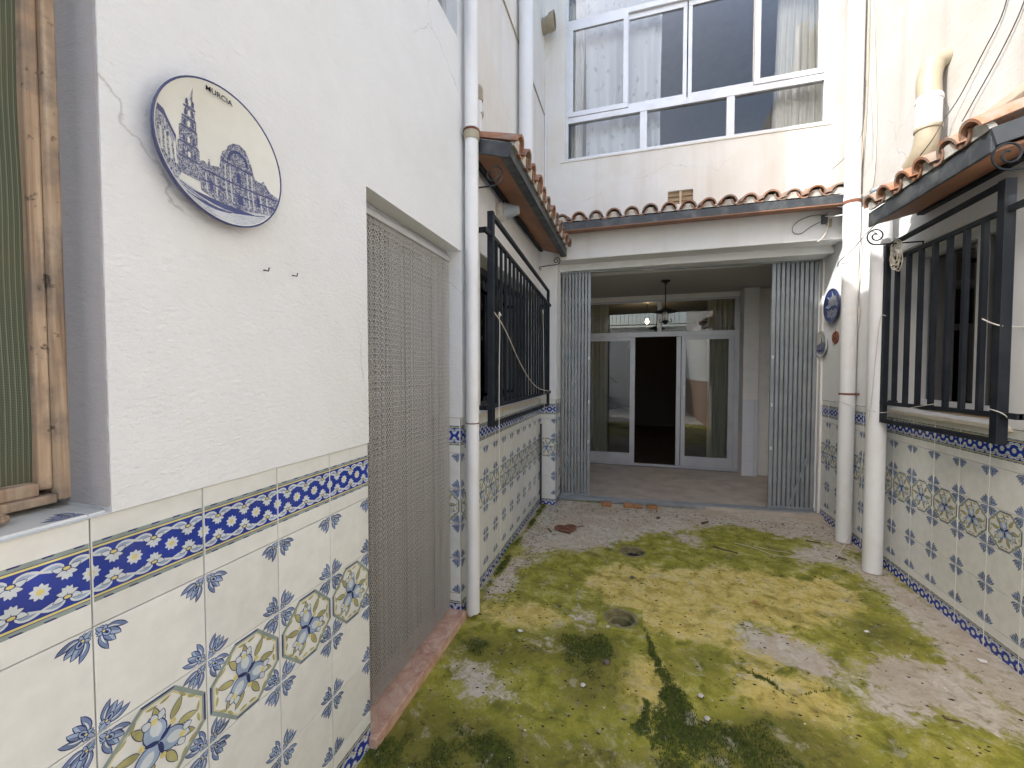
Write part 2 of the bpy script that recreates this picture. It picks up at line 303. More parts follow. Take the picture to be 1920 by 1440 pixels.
# ------------------------------------------------------------------ mesh building
WORG = {}
class MB:
    def __init__(s): s.v = []; s.f = []; s.m = []
    def add(s, verts, faces, mi=0):
        o = len(s.v); s.v += [tuple(p) for p in verts]
        for f in faces: s.f.append(tuple(o + i for i in f)); s.m.append(mi)
        return s
    def box(s, x0, x1, y0, y1, z0, z1, mi=0):
        return s.add([(x, y, z) for z in (z0, z1) for y in (y0, y1) for x in (x0, x1)],
                     [(0, 2, 3, 1), (4, 5, 7, 6), (0, 1, 5, 4), (2, 6, 7, 3), (0, 4, 6, 2), (1, 3, 7, 5)], mi)
    def beam(s, a, b, w, h, up=(0, 0, 1), mi=0):
        a, b = Vector(a), Vector(b); d = (b - a).normalized(); u = Vector(up)
        sd = d.cross(u).normalized(); u2 = sd.cross(d)
        vs = [p + sd * (w / 2 * i) + u2 * (h / 2 * j) for p in (a, b) for i, j in ((-1, -1), (1, -1), (1, 1), (-1, 1))]
        return s.add(vs, [(3, 2, 1, 0), (4, 5, 6, 7)] + [(i, (i + 1) % 4, 4 + (i + 1) % 4, 4 + i) for i in range(4)], mi)
    def tube(s, path, r, n=10, mi=0, closed=False, cap=True, flat=None):
        P = [Vector(p) for p in path]; k = len(P)
        rs = r if hasattr(r, '__len__') else [r] * k
        t0 = (P[1] - P[0]).normalized(); nrm = t0.orthogonal().normalized() if flat is None else Vector(flat)
        rings = []
        for i in range(k):
            if closed: t = (P[(i + 1) % k] - P[i - 1]).normalized()
            else: t = (P[min(i + 1, k - 1)] - P[max(i - 1, 0)]).normalized()
            nrm = (nrm - t * nrm.dot(t)); nrm = nrm.normalized() if nrm.length > 1e-6 else t.orthogonal().normalized()
            bn = t.cross(nrm)
            rings.append([P[i] + (nrm * math.cos(a) + bn * math.sin(a)) * rs[i] for a in [2 * math.pi * j / n for j in range(n)]])
        vs = [p for ring in rings for p in ring]; fs = []
        for i in range(k if closed else k - 1):
            i2 = (i + 1) % k
            fs += [(i * n + j, i * n + (j + 1) % n, i2 * n + (j + 1) % n, i2 * n + j) for j in range(n)]
        if cap and not closed: fs += [tuple(range(n - 1, -1, -1)), tuple((k - 1) * n + j for j in range(n))]
        return s.add(vs, fs, mi)
    def lathe(s, prof, n=24, org=(0, 0, 0), mat=None, mi=0, closed_ends=True):
        """prof [(r, h)] about local z; mat: 3x3 mapping local axes to world"""
        o = Vector(org); vs = []
        for r, h in prof:
            for j in range(n):
                a = 2 * math.pi * j / n; p = Vector((r * math.cos(a), r * math.sin(a), h))
                vs.append(o + (mat @ p if mat else p))
        fs = [(i * n + j, i * n + (j + 1) % n, (i + 1) * n + (j + 1) % n, (i + 1) * n + j) for i in range(len(prof) - 1) for j in range(n)]
        if closed_ends: fs += [tuple(range(n - 1, -1, -1)), tuple((len(prof) - 1) * n + j for j in range(n))]
        return s.add(vs, fs, mi)
    def mesh(s, name, mats, org=(0, 0, 0), recalc=True):
        me = bpy.data.meshes.new(name); o = Vector(org)
        me.from_pydata([Vector(p) - o for p in s.v], [], s.f)
        for m in mats: me.materials.append(m)
        me.polygons.foreach_set('material_index', s.m)
        if recalc:
            bm = bmesh.new(); bm.from_mesh(me); bmesh.ops.recalc_face_normals(bm, faces=bm.faces); bm.to_mesh(me); bm.free()
        me.update(); return me
    def build(s, name, mats, parent=None, org=None, smooth=False, bevel=0.0, seg=2, recalc=True):
        if not isinstance(mats, (list, tuple)): mats = [mats]
        if org is None: org = WORG[parent.name] if parent else (0, 0, 0)
        me = s.mesh(name, mats, org, recalc)
        return link(name, me, parent, org, smooth, bevel, seg)
def link(name, me, parent=None, org=(0, 0, 0), smooth=False, bevel=0.0, seg=2):
    o = bpy.data.objects.new(name, me); COL.objects.link(o)
    o.location = Vector(org) - (Vector(WORG[parent.name]) if parent else Vector((0, 0, 0)))
    if parent: o.parent = parent
    WORG[o.name] = Vector(org)
    if smooth:
        me.polygons.foreach_set('use_smooth', [True] * len(me.polygons))
        if smooth != 'all': me.set_sharp_from_angle(angle=R(38))
    if bevel:
        b = o.modifiers.new('bevel', 'BEVEL'); b.width = bevel; b.segments = seg; b.limit_method = 'ANGLE'; b.angle_limit = R(40)
    return o
def thing(name, label, cat, loc=(0, 0, 0), group=None):
    o = bpy.data.objects.new(name, None); COL.objects.link(o); o.location = loc; o.empty_display_size = 0.05
    WORG[o.name] = Vector(loc); return tag(o, label, cat, group)
def tag(o, label, cat, group=None):
    o['label'] = label; o['category'] = cat; o['kind'] = 'thing'
    if group: o['group'] = group
    return o
def structure(o): o['kind'] = 'structure'; return o
def stuff(o): o['kind'] = 'stuff'; return o

def slab(axis, front, back, u0, u1, z0, z1, holes=()):
    """wall sheet with openings; axis 'x': normal along X, u = Y; axis 'y': normal along Y, u = X"""
    us = sorted({u0, u1, *[h[0] for h in holes if u0 < h[0] < u1], *[h[1] for h in holes if u0 < h[1] < u1]})
    zs = sorted({z0, z1, *[h[2] for h in holes if z0 < h[2] < z1], *[h[3] for h in holes if z0 < h[3] < z1]})
    nu, nz = len(us) - 1, len(zs) - 1
    def solid(i, j):
        if not (0 <= i < nu and 0 <= j < nz): return False
        cu, cz = (us[i] + us[i + 1]) / 2, (zs[j] + zs[j + 1]) / 2
        return not any(h[0] < cu < h[1] and h[2] < cz < h[3] for h in holes)
    mb = MB(); idx = {}
    def P(i, j, d):
        if (i, j, d) not in idx:
            idx[(i, j, d)] = len(mb.v); mb.v.append((d, us[i], zs[j]) if axis == 'x' else (us[i], d, zs[j]))
        return idx[(i, j, d)]
    def face(*p): mb.f.append(p); mb.m.append(0)
    for i in range(nu):
        for j in range(nz):
            if not solid(i, j): continue
            for d in (front, back): face(P(i, j, d), P(i + 1, j, d), P(i + 1, j + 1, d), P(i, j + 1, d))
            for di, dj, a, b in ((-1, 0, (i, j), (i, j + 1)), (1, 0, (i + 1, j), (i + 1, j + 1)), (0, -1, (i, j), (i + 1, j)), (0, 1, (i, j + 1), (i + 1, j + 1))):
                if not solid(i + di, j + dj): face(P(*a, front), P(*b, front), P(*b, back), P(*a, back))
    return mb

# ------------------------------------------------------------------ painted ceramic tiles
def rot(p, a, c=(0, 0)):
    x, y = p[0] - c[0], p[1] - c[1]; ca, sa = math.cos(a), math.sin(a)
    return (c[0] + x * ca - y * sa, c[1] + x * sa + y * ca)
def leaf(cx, cy, ang, ln, wd, bend=0.0, n=7, tip=1.0):
    """leaf-shaped outline from (cx,cy) along ang"""
    L_, R_ = [], []
    for i in range(n + 1):
        t = i / n; w = wd * 0.5 * (math.sin(math.pi * t ** 0.8) ** 0.8) * (1 - 0.25 * (1 - tip) * t)
        x = ln * t; y = bend * ln * t * t
        a = math.atan2(2 * bend * t, 1)
        L_.append((x - w * math.sin(a), y + w * math.cos(a))); R_.append((x + w * math.sin(a), y - w * math.cos(a)))
    poly = R_ + L_[-2:0:-1]
    return [(cx + rot(p, ang)[0], cy + rot(p, ang)[1]) for p in poly]
def blob(cx, cy, rx, ry, ang=0.0, n=12, lobes=0, amp=0.0):
    return [(cx + q[0], cy + q[1]) for q in [rot((rx * (1 + amp * math.cos(lobes * t)) * math.cos(t), ry * (1 + amp * math.cos(lobes * t)) * math.sin(t)), ang) for t in [2 * math.pi * i / n for i in range(n)]]]
class Pic:
    """flat painted picture: polygons in stacked paint layers"""
    def __init__(s): s.p = []; s.h = 1
    def fill(s, poly, ink): s.p.append((poly, ink, s.h)); s.h += 1
    def shape(s, poly, ink, line=0.009, line_ink=NA):
        c = (sum(p[0] for p in poly) / len(poly), sum(p[1] for p in poly) / len(poly)); n = len(poly); out = []
        area = sum(poly[i][0] * poly[(i + 1) % n][1] - poly[(i + 1) % n][0] * poly[i][1] for i in range(n)); sg = 1 if area > 0 else -1
        for i in range(n):
            a, b, d = poly[i - 1], poly[i], poly[(i + 1) % n]
            tx, ty = d[0] - a[0], d[1] - a[1]; l = math.hypot(tx, ty) or 1
            out.append((b[0] + sg * ty / l * line, b[1] - sg * tx / l * line))
        s.fill(out, line_ink); s.fill(poly, ink)
    def ring(s, outer, inner, ink):
        s.p.append(((outer, inner), ink, s.h)); s.h += 1
def flower_corner(pc, k):
    a0 = k * math.pi / 2
    def T(poly): return [rot((-.5 + (p[0] + .5) * .76, -.5 + (p[1] + .5) * .76), a0) for p in poly]
    c = -0.5 + 0.105
    def M2(poly): return [(p[1], p[0]) for p in poly]
    def both(poly, ink, ln=0.0075):
        pc.shape(T(poly), ink, ln); pc.shape(T(M2(poly)), ink, ln)
    both(leaf(c + .01, c - .025, R(-8), .215, .070, .42), MB_, .008)
    both(leaf(c + .02, c + .010, R(18), .165, .075, .30), LB, .008)
    both(leaf(c + .05, c + .012, R(6), .105, .030, .45), MB_, .003)
    both(leaf(c + .03, c - .030, R(-2), .13, .020, .40), WH, .002)
    for ang, ln, wd in ((200, .092, .050), (250, .092, .050), (225, .125, .044), (168, .075, .038), (282, .075, .038)): pc.shape(T(leaf(c, c, R(ang), ln, wd)), LB, 0.0065)
    pc.shape(T(blob(c + .02, c + .02, .046, .034, R(45))), LB, .0075); pc.fill(T(blob(c + .02, c + .02, .030, .016, R(45))), NA)
    pc.fill(T(blob(c - .006, c - .006, .024, .024)), NA); pc.fill(T(blob(c - .006, c - .006, .015, .015)), YE)
def tile_mesh(name, pc, size=0.2, gap=0.0022, thick=0.009):
    mb = MB(); a = size / 2 - gap / 2; b = a - 0.0012
    vs = [(-a, -a, -thick), (a, -a, -thick), (a, a, -thick), (-a, a, -thick), (-a, -a, -0.0012), (a, -a, -0.0012), (a, a, -0.0012), (-a, a, -0.0012), (-b, -b, 0), (b, -b, 0), (b, b, 0), (-b, b, 0)]
    fs = [(i, (i + 1) % 4, 4 + (i + 1) % 4, 4 + i) for i in range(4)] + [(4 + i, 4 + (i + 1) % 4, 8 + (i + 1) % 4, 8 + i) for i in range(4)] + [(8, 9, 10, 11)]
    mb.add(vs, fs, GL)
    lim = b - 0.0003
    def cl(p): return (max(-lim, min(lim, p[0] * size)), max(-lim, min(lim, p[1] * size)))
    for poly, ink, h in pc.p:
        z = 0.00002 + 0.000006 * h
        if isinstance(poly, tuple):
            o_, i_ = poly; n = len(o_); mb.add([(*cl(p), z) for p in o_] + [(*cl(p), z) for p in i_], [(j, (j + 1) % n, n + (j + 1) % n, n + j) for j in range(n)], ink)
        else:
            q = [cl(p) for p in poly]
            ar = sum(q[i][0] * q[(i + 1) % len(q)][1] - q[(i + 1) % len(q)][0] * q[i][1] for i in range(len(q)))
            if ar < 0: q = q[::-1]
            if abs(ar) > 1e-9: mb.add([(*p, z) for p in q], [tuple(range(len(q)))], ink)
    me = mb.mesh(name, [M[i] for i in INKS], recalc=False)
    return me
def octa(h, c): return [(-h, -h + c), (-h + c, -h), (h - c, -h), (h, -h + c), (h, h - c), (h - c, h), (-h + c, h), (-h, h - c)]
pc = Pic(); [flower_corner(pc, k) for k in range(4)]; TILE_PLAIN = tile_mesh('flower_tile', pc)
pc = Pic(); [flower_corner(pc, k) for k in range(4)]
pc.ring(octa(.475, .315), octa(.435, .295), GR)
for k in range(4):
    a0 = k * math.pi / 2
    for poly in ([(-.475, -.16), (-.455, -.15), (-.455, .02), (-.475, .03)], [(-.16, -.475), (-.02, -.475), (-.02, -.455), (-.15, -.455)]):
        pc.fill([rot(p, a0) for p in poly], NA)
pc.ring(octa(.428, .290), octa(.419, .2855), YE)
for k in range(8):
    a = k * math.pi / 4
    for sgn in (-1, 1):
        base = (0.388, 0.012 * sgn)
        pc.shape([rot(p, a) for p in leaf(base[0], base[1], R(90 * sgn), .105, .026, 0.15 * -sgn)], OL, 0.003, OL)
_n0 = len(pc.p)
for k in range(9):
    a = R(40 * k + 12); pc.shape(leaf(.15 * math.cos(a), .15 * math.sin(a), a + R(12 * ((k % 3) - 1)), .165, .062, 0.1 * ((k % 2) * 2 - 1)), OL, 0.006)
for a in (100, 222, 335):
    for d in (-34, 34): pc.shape(leaf(.12 * math.cos(R(a)), .12 * math.sin(R(a)), R(a + d), .13, .085), WH, 0.007)
    pc.shape(leaf(-.01, 0, R(a), .255, .17, 0.06), LB, 0.009)
    pc.fill(leaf(.06 * math.cos(R(a)), .06 * math.sin(R(a)), R(a), .16, .09, 0.06), WH)
    for d in (-22, 0, 22): pc.shape(leaf(.19 * math.cos(R(a + d * .5)), .19 * math.sin(R(a + d * .5)), R(a + d * 1.6), .075, .06), WH, 0.006)
    pc.fill(blob(.20 * math.cos(R(a)), .20 * math.sin(R(a)), .026, .026), YE)
for a in (160, 280, 40):
    pc.fill(leaf(0, 0, R(a), .13, .04), NA); pc.fill(blob(.14 * math.cos(R(a)), .14 * math.sin(R(a)), .024, .024), YE)
pc.p[_n0:] = [([(q[0] * 1.22, q[1] * 1.22) for q in poly_], ink_, h_) for poly_, ink_, h_ in pc.p[_n0:]]
TILE_OCT = tile_mesh('octagon_tile', pc)
pc = Pic(); B = 0.232
pc.fill([(-.5, -B - .045), (.5, -B - .045), (.5, -B), (-.5, -B)], GR); pc.fill([(-.5, B), (.5, B), (.5, B + .045), (-.5, B + .045)], GR)
for s_ in (-1, 1):
    for q in range(5):
        x = -.42 + q * .2; pc.fill([(x, s_ * (B + .030)), (x + .07, s_ * (B + .030)), (x + .09, s_ * (B + .045)), (x + .01, s_ * (B + .045))], NA)
pc.fill([(-.5, -B - .006), (.5, -B - .006), (.5, B + .006), (-.5, B + .006)], NA)
pc.fill([(-.5, -B), (.5, -B), (.5, B), (-.5, B)], YE)
pc.fill([(-.5, -B + .018), (.5, -B + .018), (.5, B - .018), (-.5, B - .018)], NA); pc.fill([(-.5, -B + .022), (.5, -B + .022), (.5, B - .022), (-.5, B - .022)], RO)
for x in (-1 / 2, -1 / 6, 1 / 6, 1 / 2):
    for k in range(9):
        a = 2 * math.pi * k / 9; pc.fill(leaf(x + .016 * math.cos(a), .016 * math.sin(a), a, .054, .036), WH)
    pc.fill(blob(x, 0, .042, .042), WH); pc.fill(blob(x, 0, .026, .026), YE)
for x in (-1 / 3, 0, 1 / 3):
    for s_ in (-1, 1):
        y = .125 * s_
        def Q(poly): return [(p[0], y + s_ * p[1]) for p in poly]
        for sx in (-1, 1):
            def W(poly): return [(x + sx * p[0], p[1]) for p in Q(poly)]
            pc.fill(W(leaf(.012, .005, R(38), .155, .075, -.55)), WH); pc.fill(W(leaf(.03, .022, R(36), .10, .030, -.6)), LB)
            pc.shape(W(leaf(.01, -.005, R(2), .085, .045, .25)), WH, .005); pc.shape(W(leaf(.0, -.02, R(-32), .075, .04, .2)), WH, .005)
        for ang in (-58, -90, -122): pc.fill([(x + p[0], p[1]) for p in Q(leaf(0, -.035, R(ang), .065, .036))], WH)
        pc.fill([(x + p[0], p[1]) for p in Q(blob(0, 0, .034, .022))], NA); pc.fill([(x + p[0], p[1]) for p in Q(blob(0, 0, .024, .014))], YE)
TILE_BORDER = tile_mesh('border_tile', pc)
TILE_WHITE = None
def tile_frame(side):
    """3x3 (u, v, normal) of a wall face: the direction it looks"""
    return {'+x': Matrix(((0, 0, 1), (1, 0, 0), (0, 1, 0))), '-x': Matrix(((0, 0, -1), (-1, 0, 0), (0, 1, 0))), '-y': Matrix(((1, 0, 0), (0, 0, -1), (0, 1, 0))),
            '+y': Matrix(((-1, 0, 0), (0, 0, 1), (0, 1, 0))), '+z': Matrix(((1, 0, 0), (0, 1, 0), (0, 0, 1)))}[side]
_crop = {}
def cropped(me, lo, hi):
    """part of a tile mesh between local x lo..hi"""
    key = (me.name, round(lo, 4), round(hi, 4))
    if key not in _crop:
        bm = bmesh.new(); bm.from_mesh(me)
        for co, no in (((lo, 0, 0), (-1, 0, 0)), ((hi, 0, 0), (1, 0, 0))):
            bmesh.ops.bisect_plane(bm, geom=bm.verts[:] + bm.edges[:] + bm.faces[:], plane_co=co, plane_no=no, clear_outer=True)
        m2 = me.copy(); bm.to_mesh(m2); bm.free(); _crop[key] = m2
    return _crop[key]
ROWS = ['border', 'plain', 'oct', 'plain', 'plain', 'border']
def tile_field(parent, side, plane, joint, u0, u1, ztop, skip=lambda u, z: False, rows=6, first_row=0):
    """set single tiles on a wall face; u runs along +Y for x faces and along +X for y faces"""
    T = 0.2; Mx = tile_frame(side); k0 = math.floor((u0 - joint) / T + 1e-6); k1 = math.ceil((u1 - joint) / T - 1e-6)
    for k in range(k0, k1):
        a, b = joint + k * T, joint + (k + 1) * T; ca, cb = max(a, u0), min(b, u1)
        if cb - ca < 0.012: continue
        for r in range(first_row, rows):
            zc = ztop - T * (r + 0.5); uc = (a + b) / 2
            if skip((ca + cb) / 2, zc): continue
            me = {'border': TILE_BORDER, 'plain': TILE_PLAIN, 'oct': TILE_OCT}[ROWS[r]]
            if ca > a + 1e-6 or cb < b - 1e-6:
                lo, hi = ca - uc, cb - uc
                if side in ('-x', '+y'): lo, hi = -hi, -lo
                me = cropped(me, lo, hi)
            o = bpy.data.objects.new('wall_tile', me); COL.objects.link(o); o.parent = parent
            j = [random.uniform(-1, 1) for _ in range(4)]
            pos = Vector((plane, uc, zc)) if side[1] == 'x' else Vector((uc, plane, zc))
            Rm = Mx @ Matrix.Rotation(j[0] * 0.0028, 3, 'X') @ Matrix.Rotation(j[1] * 0.0028, 3, 'Y') @ Matrix.Rotation(j[2] * 0.002, 3, 'Z')
            pos += (Mx @ Vector((0, 0, 1))) * (j[3] * 0.0005)
            o.matrix_basis = Matrix.Translation(pos - WORG[parent.name]) @ Rm.to_4x4()

# ================================================================== SETTING: courtyard floor
LX, RX, BY = -0.93, 1.72, 4.45
STEP = 0.0115
gx = np.arange(LX - 0.03, RX + 0.03 + STEP, STEP); gy = np.arange(0.75, 4.66 + STEP, STEP)
GX, GY = np.meshgrid(gx, gy, indexing='ij')
D = np.stack([GX, GY, np.full_like(GX, -CAM_H)], -1)
dz = D @ AX_F; PXX = 960 + F_PX * (D @ AX_R) / dz; PXY = 720 - F_PX * (D @ AX_U) / dz
def fbm(x, y, s, seed, o=4):
    v = 0; a = 1; t = 0
    for k in range(o):
        v += a * noise.noise((x * s * 2 ** k + seed, y * s * 2 ** k - seed, seed * 0.7)); t += a; a *= 0.55
    return v / t
NF = np.array([[fbm(x, y, 3.2, 3.1) for y in gy] for x in gx])
NG = np.array([[fbm(x, y, 8.0, 9.4, 3) for y in gy] for x in gx])
NH = np.array([[fbm(x, y, 1.5, 17.7, 3) for y in gy] for x in gx])
def inside(poly, X, Y):
    r = np.zeros(X.shape, bool); n = len(poly)
    for i in range(n):
        (x0, y0), (x1, y1) = poly[i], poly[(i + 1) % n]
        c = ((y0 > Y) != (y1 > Y)) & (X < (x1 - x0) * (Y - y0) / ((y1 - y0) or 1e-9) + x0); r ^= c
    return r
def blur(a, k):
    for _ in range(2):
        for ax in (0, 1):
            p = np.pad(a, [(k, k) if i == ax else (0, 0) for i in (0, 1)], mode='edge'); c = np.cumsum(p, axis=ax)
            c = np.concatenate([np.zeros_like(np.take(c, [0], axis=ax)), c], axis=ax)
            n = a.shape[ax]; a = (np.take(c, range(2 * k + 1, 2 * k + 1 + n), axis=ax) - np.take(c, range(0, n), axis=ax)) / (2 * k + 1)
    return a
# stains as patches of their own shape on the concrete (outlines read off the photograph, laid on the floor)
persp = np.clip((PXY - 696) / 450, 0.15, 1.6)
WX, WY = PXX + NF * 46 * persp + NG * 26 * persp, PXY + NG * 34 * persp + NF * 16 * persp
def patch(polys, k=5):
    m = np.zeros(GX.shape)
    for p in polys: m = np.maximum(m, inside(p, WX, WY).astype(float))
    return blur(m, k)
def trail(pts, w):
    m = np.zeros(GX.shape); xs, ys = PXX + NF * 30 * persp + NG * 22 * persp, PXY + NG * 26 * persp
    for (x0, y0, w0), (x1, y1, w1) in zip(pts[:-1], pts[1:]):
        dx, dy = x1 - x0, y1 - y0; t = np.clip(((xs - x0) * dx + (ys - y0) * dy) / (dx * dx + dy * dy), 0, 1)
        d = np.hypot(xs - x0 - t * dx, ys - y0 - t * dy); ww = (w0 + (w1 - w0) * t) * w; m = np.maximum(m, np.clip(1.3 - d / ww, 0, 1))
    return m * np.clip(0.75 + 1.1 * NG + 0.5 * NF, 0.0, 1.0)
BARE = patch([
    [(960, 930), (1560, 960), (1640, 1040), (1600, 1032), (1500, 1003), (1400, 990), (1340, 985), (1270, 990), (1180, 1012), (1120, 1030), (1040, 1028), (1000, 1040), (970, 1010)],
    [(960, 1040), (1025, 1048), (990, 1062), (965, 1085), (945, 1108), (905, 1122), (895, 1150), (900, 1100)],
    [(1580, 1060), (1625, 1045), (1660, 1070), (1960, 1270), (1990, 1420), (1880, 1315), (1790, 1250), (1735, 1190), (1685, 1135), (1640, 1098)],
    [(1400, 1175), (1470, 1188), (1540, 1222), (1600, 1252), (1640, 1222), (1700, 1238), (1770, 1235), (1850, 1310), (1960, 1390), (1870, 1375), (1780, 1335), (1730, 1332), (1705, 1372), (1640, 1342), (1618, 1312), (1662, 1292), (1620, 1262), (1530, 1268), (1470, 1245), (1395, 1215)],
    [(825, 1243), (905, 1236), (930, 1264), (965, 1290), (990, 1312), (950, 1322), (918, 1302), (880, 1312), (848, 1300), (880, 1272)],
    [(1000, 1188), (1050, 1192), (1056, 1212), (1020, 1218)], [(1045, 1128), (1075, 1130), (1112, 1162), (1085, 1170), (1055, 1150)],
    [(1480, 1030), (1540, 1014), (1590, 1040), (1562, 1058), (1500, 1052)], [(1062, 1098), (1096, 1100), (1092, 1114), (1066, 1112)],
    [(1380, 1260), (1430, 1240), (1480, 1290), (1440, 1280)], [(1265, 1005), (1310, 1000), (1330, 1015), (1290, 1022)]])
OCHRE = patch([
    [(1130, 1068), (1300, 1060), (1560, 1085), (1640, 1140), (1560, 1170), (1400, 1170), (1300, 1205), (1200, 1170), (1110, 1105)],
    [(1165, 1255), (1235, 1215), (1275, 1290), (1300, 1345), (1250, 1350), (1170, 1325)], [(1380, 1235), (1560, 1275), (1610, 1345), (1500, 1372), (1390, 1330)],
    [(900, 1130), (1010, 1125), (1080, 1165), (1000, 1180), (910, 1165)], [(1330, 1190), (1480, 1190), (1560, 1240), (1420, 1240)], [(1080, 1180), (1130, 1190), (1150, 1240), (1100, 1240)]], 5)
DARK = np.maximum(patch([
    [(1205, 1345), (1330, 1335), (1460, 1352), (1520, 1400), (1540, 1470), (1190, 1470)], [(1060, 1195), (1130, 1180), (1165, 1225), (1120, 1262), (1060, 1245)],
    [(1015, 1083), (1045, 1082), (1052, 1104), (1025, 1106)], [(690, 1395), (800, 1345), (960, 1380), (1010, 1470), (660, 1470)], [(855, 1190), (915, 1185), (925, 1235), (880, 1245)],
    [(1068, 1255), (1120, 1258), (1128, 1330), (1090, 1340)], [(1180, 1148), (1215, 1150), (1212, 1165), (1186, 1164)], [(1240, 1056), (1290, 1058), (1288, 1068), (1240, 1066)]], 5) * np.clip(0.62 + 0.75 * NG + 0.35 * NF, 0.1, 0.95),
    trail([(1206, 1180, 4), (1238, 1240, 8), (1262, 1285, 15), (1285, 1325, 22), (1300, 1385, 26), (1320, 1450, 40)], 1.0))
DARK = np.maximum(DARK, trail([(1225, 1330, 10), (1205, 1390, 24), (1240, 1450, 40)], 1.0))
DARK = np.maximum(DARK, 0.7 * trail([(1330, 1330, 3), (1400, 1390, 8), (1480, 1450, 22)], 1.0))
DARK = np.maximum(DARK, 0.85 * trail([(1400, 1250, 2), (1480, 1303, 5), (1500, 1301, 4), (1560, 1290, 2)], 1.0))
OLIVE = patch([[(690, 1470), (700, 1345), (800, 1325), (900, 1335), (1000, 1385), (1210, 1400), (1200, 1490), (640, 1490)], [(1045, 1178), (1160, 1178), (1180, 1335), (1080, 1345)],
    [(830, 1195), (1010, 1195), (1045, 1240), (900, 1245), (840, 1230)], [(1320, 1335), (1500, 1335), (1600, 1395), (1720, 1490), (1320, 1490)], [(1590, 1150), (1700, 1180), (1690, 1220), (1600, 1200)], [(1280, 1210), (1380, 1225), (1360, 1265), (1270, 1260)]], 7)
foot = np.clip(1 - np.abs(GX - (LX + 0.03)) / 0.06, 0, 1) * np.clip((GY - 2.2) * 3, 0, 1) * (0.6 + NG)
DARK = np.maximum(DARK, np.clip(foot, 0, 1) * 0.9)
BARE *= (1 - np.clip(DARK * 1.3, 0, 1))
hgt = 0.004 * NH + 0.0015 * NF + (1 - BARE) * (0.0015 + 0.0015 * NG) + DARK * (0.006 + 0.006 * np.clip(NG + 0.3, 0, 1)) - 0.004
DRAINS = [((-0.062, 2.355), 0.083, True), ((-0.005, 3.27), 0.088, False)]
keep = np.ones((len(gx) - 1, len(gy) - 1), bool)
cxm = (GX[:-1, :-1] + GX[1:, 1:]) / 2; cym = (GY[:-1, :-1] + GY[1:, 1:]) / 2
for (dx, dy), rr, sq in DRAINS:
    keep &= np.hypot(cxm - dx, cym - dy) > rr + 0.004
    hgt *= np.clip((np.hypot(GX - dx, GY - dy) - rr) / 0.06, 0.1, 1)
ni, nj = GX.shape
verts = np.stack([GX, GY, hgt], -1).reshape(-1, 3)
ii, jj = np.where(keep); a = ii * nj + jj
faces = np.stack([a, a + nj, a + nj + 1, a + 1], -1)
me = bpy.data.meshes.new('courtyard_floor'); me.from_pydata(verts.tolist(), [], faces.tolist())
att = me.attributes.new('stain', 'FLOAT_COLOR', 'POINT')
att.data.foreach_set('color', np.stack([BARE, OCHRE, DARK, np.ones_like(DARK)], -1).reshape(-1).astype(np.float32))
att2 = me.attributes.new('olive', 'FLOAT', 'POINT'); att2.data.foreach_set('value', OLIVE.reshape(-1).astype(np.float32))
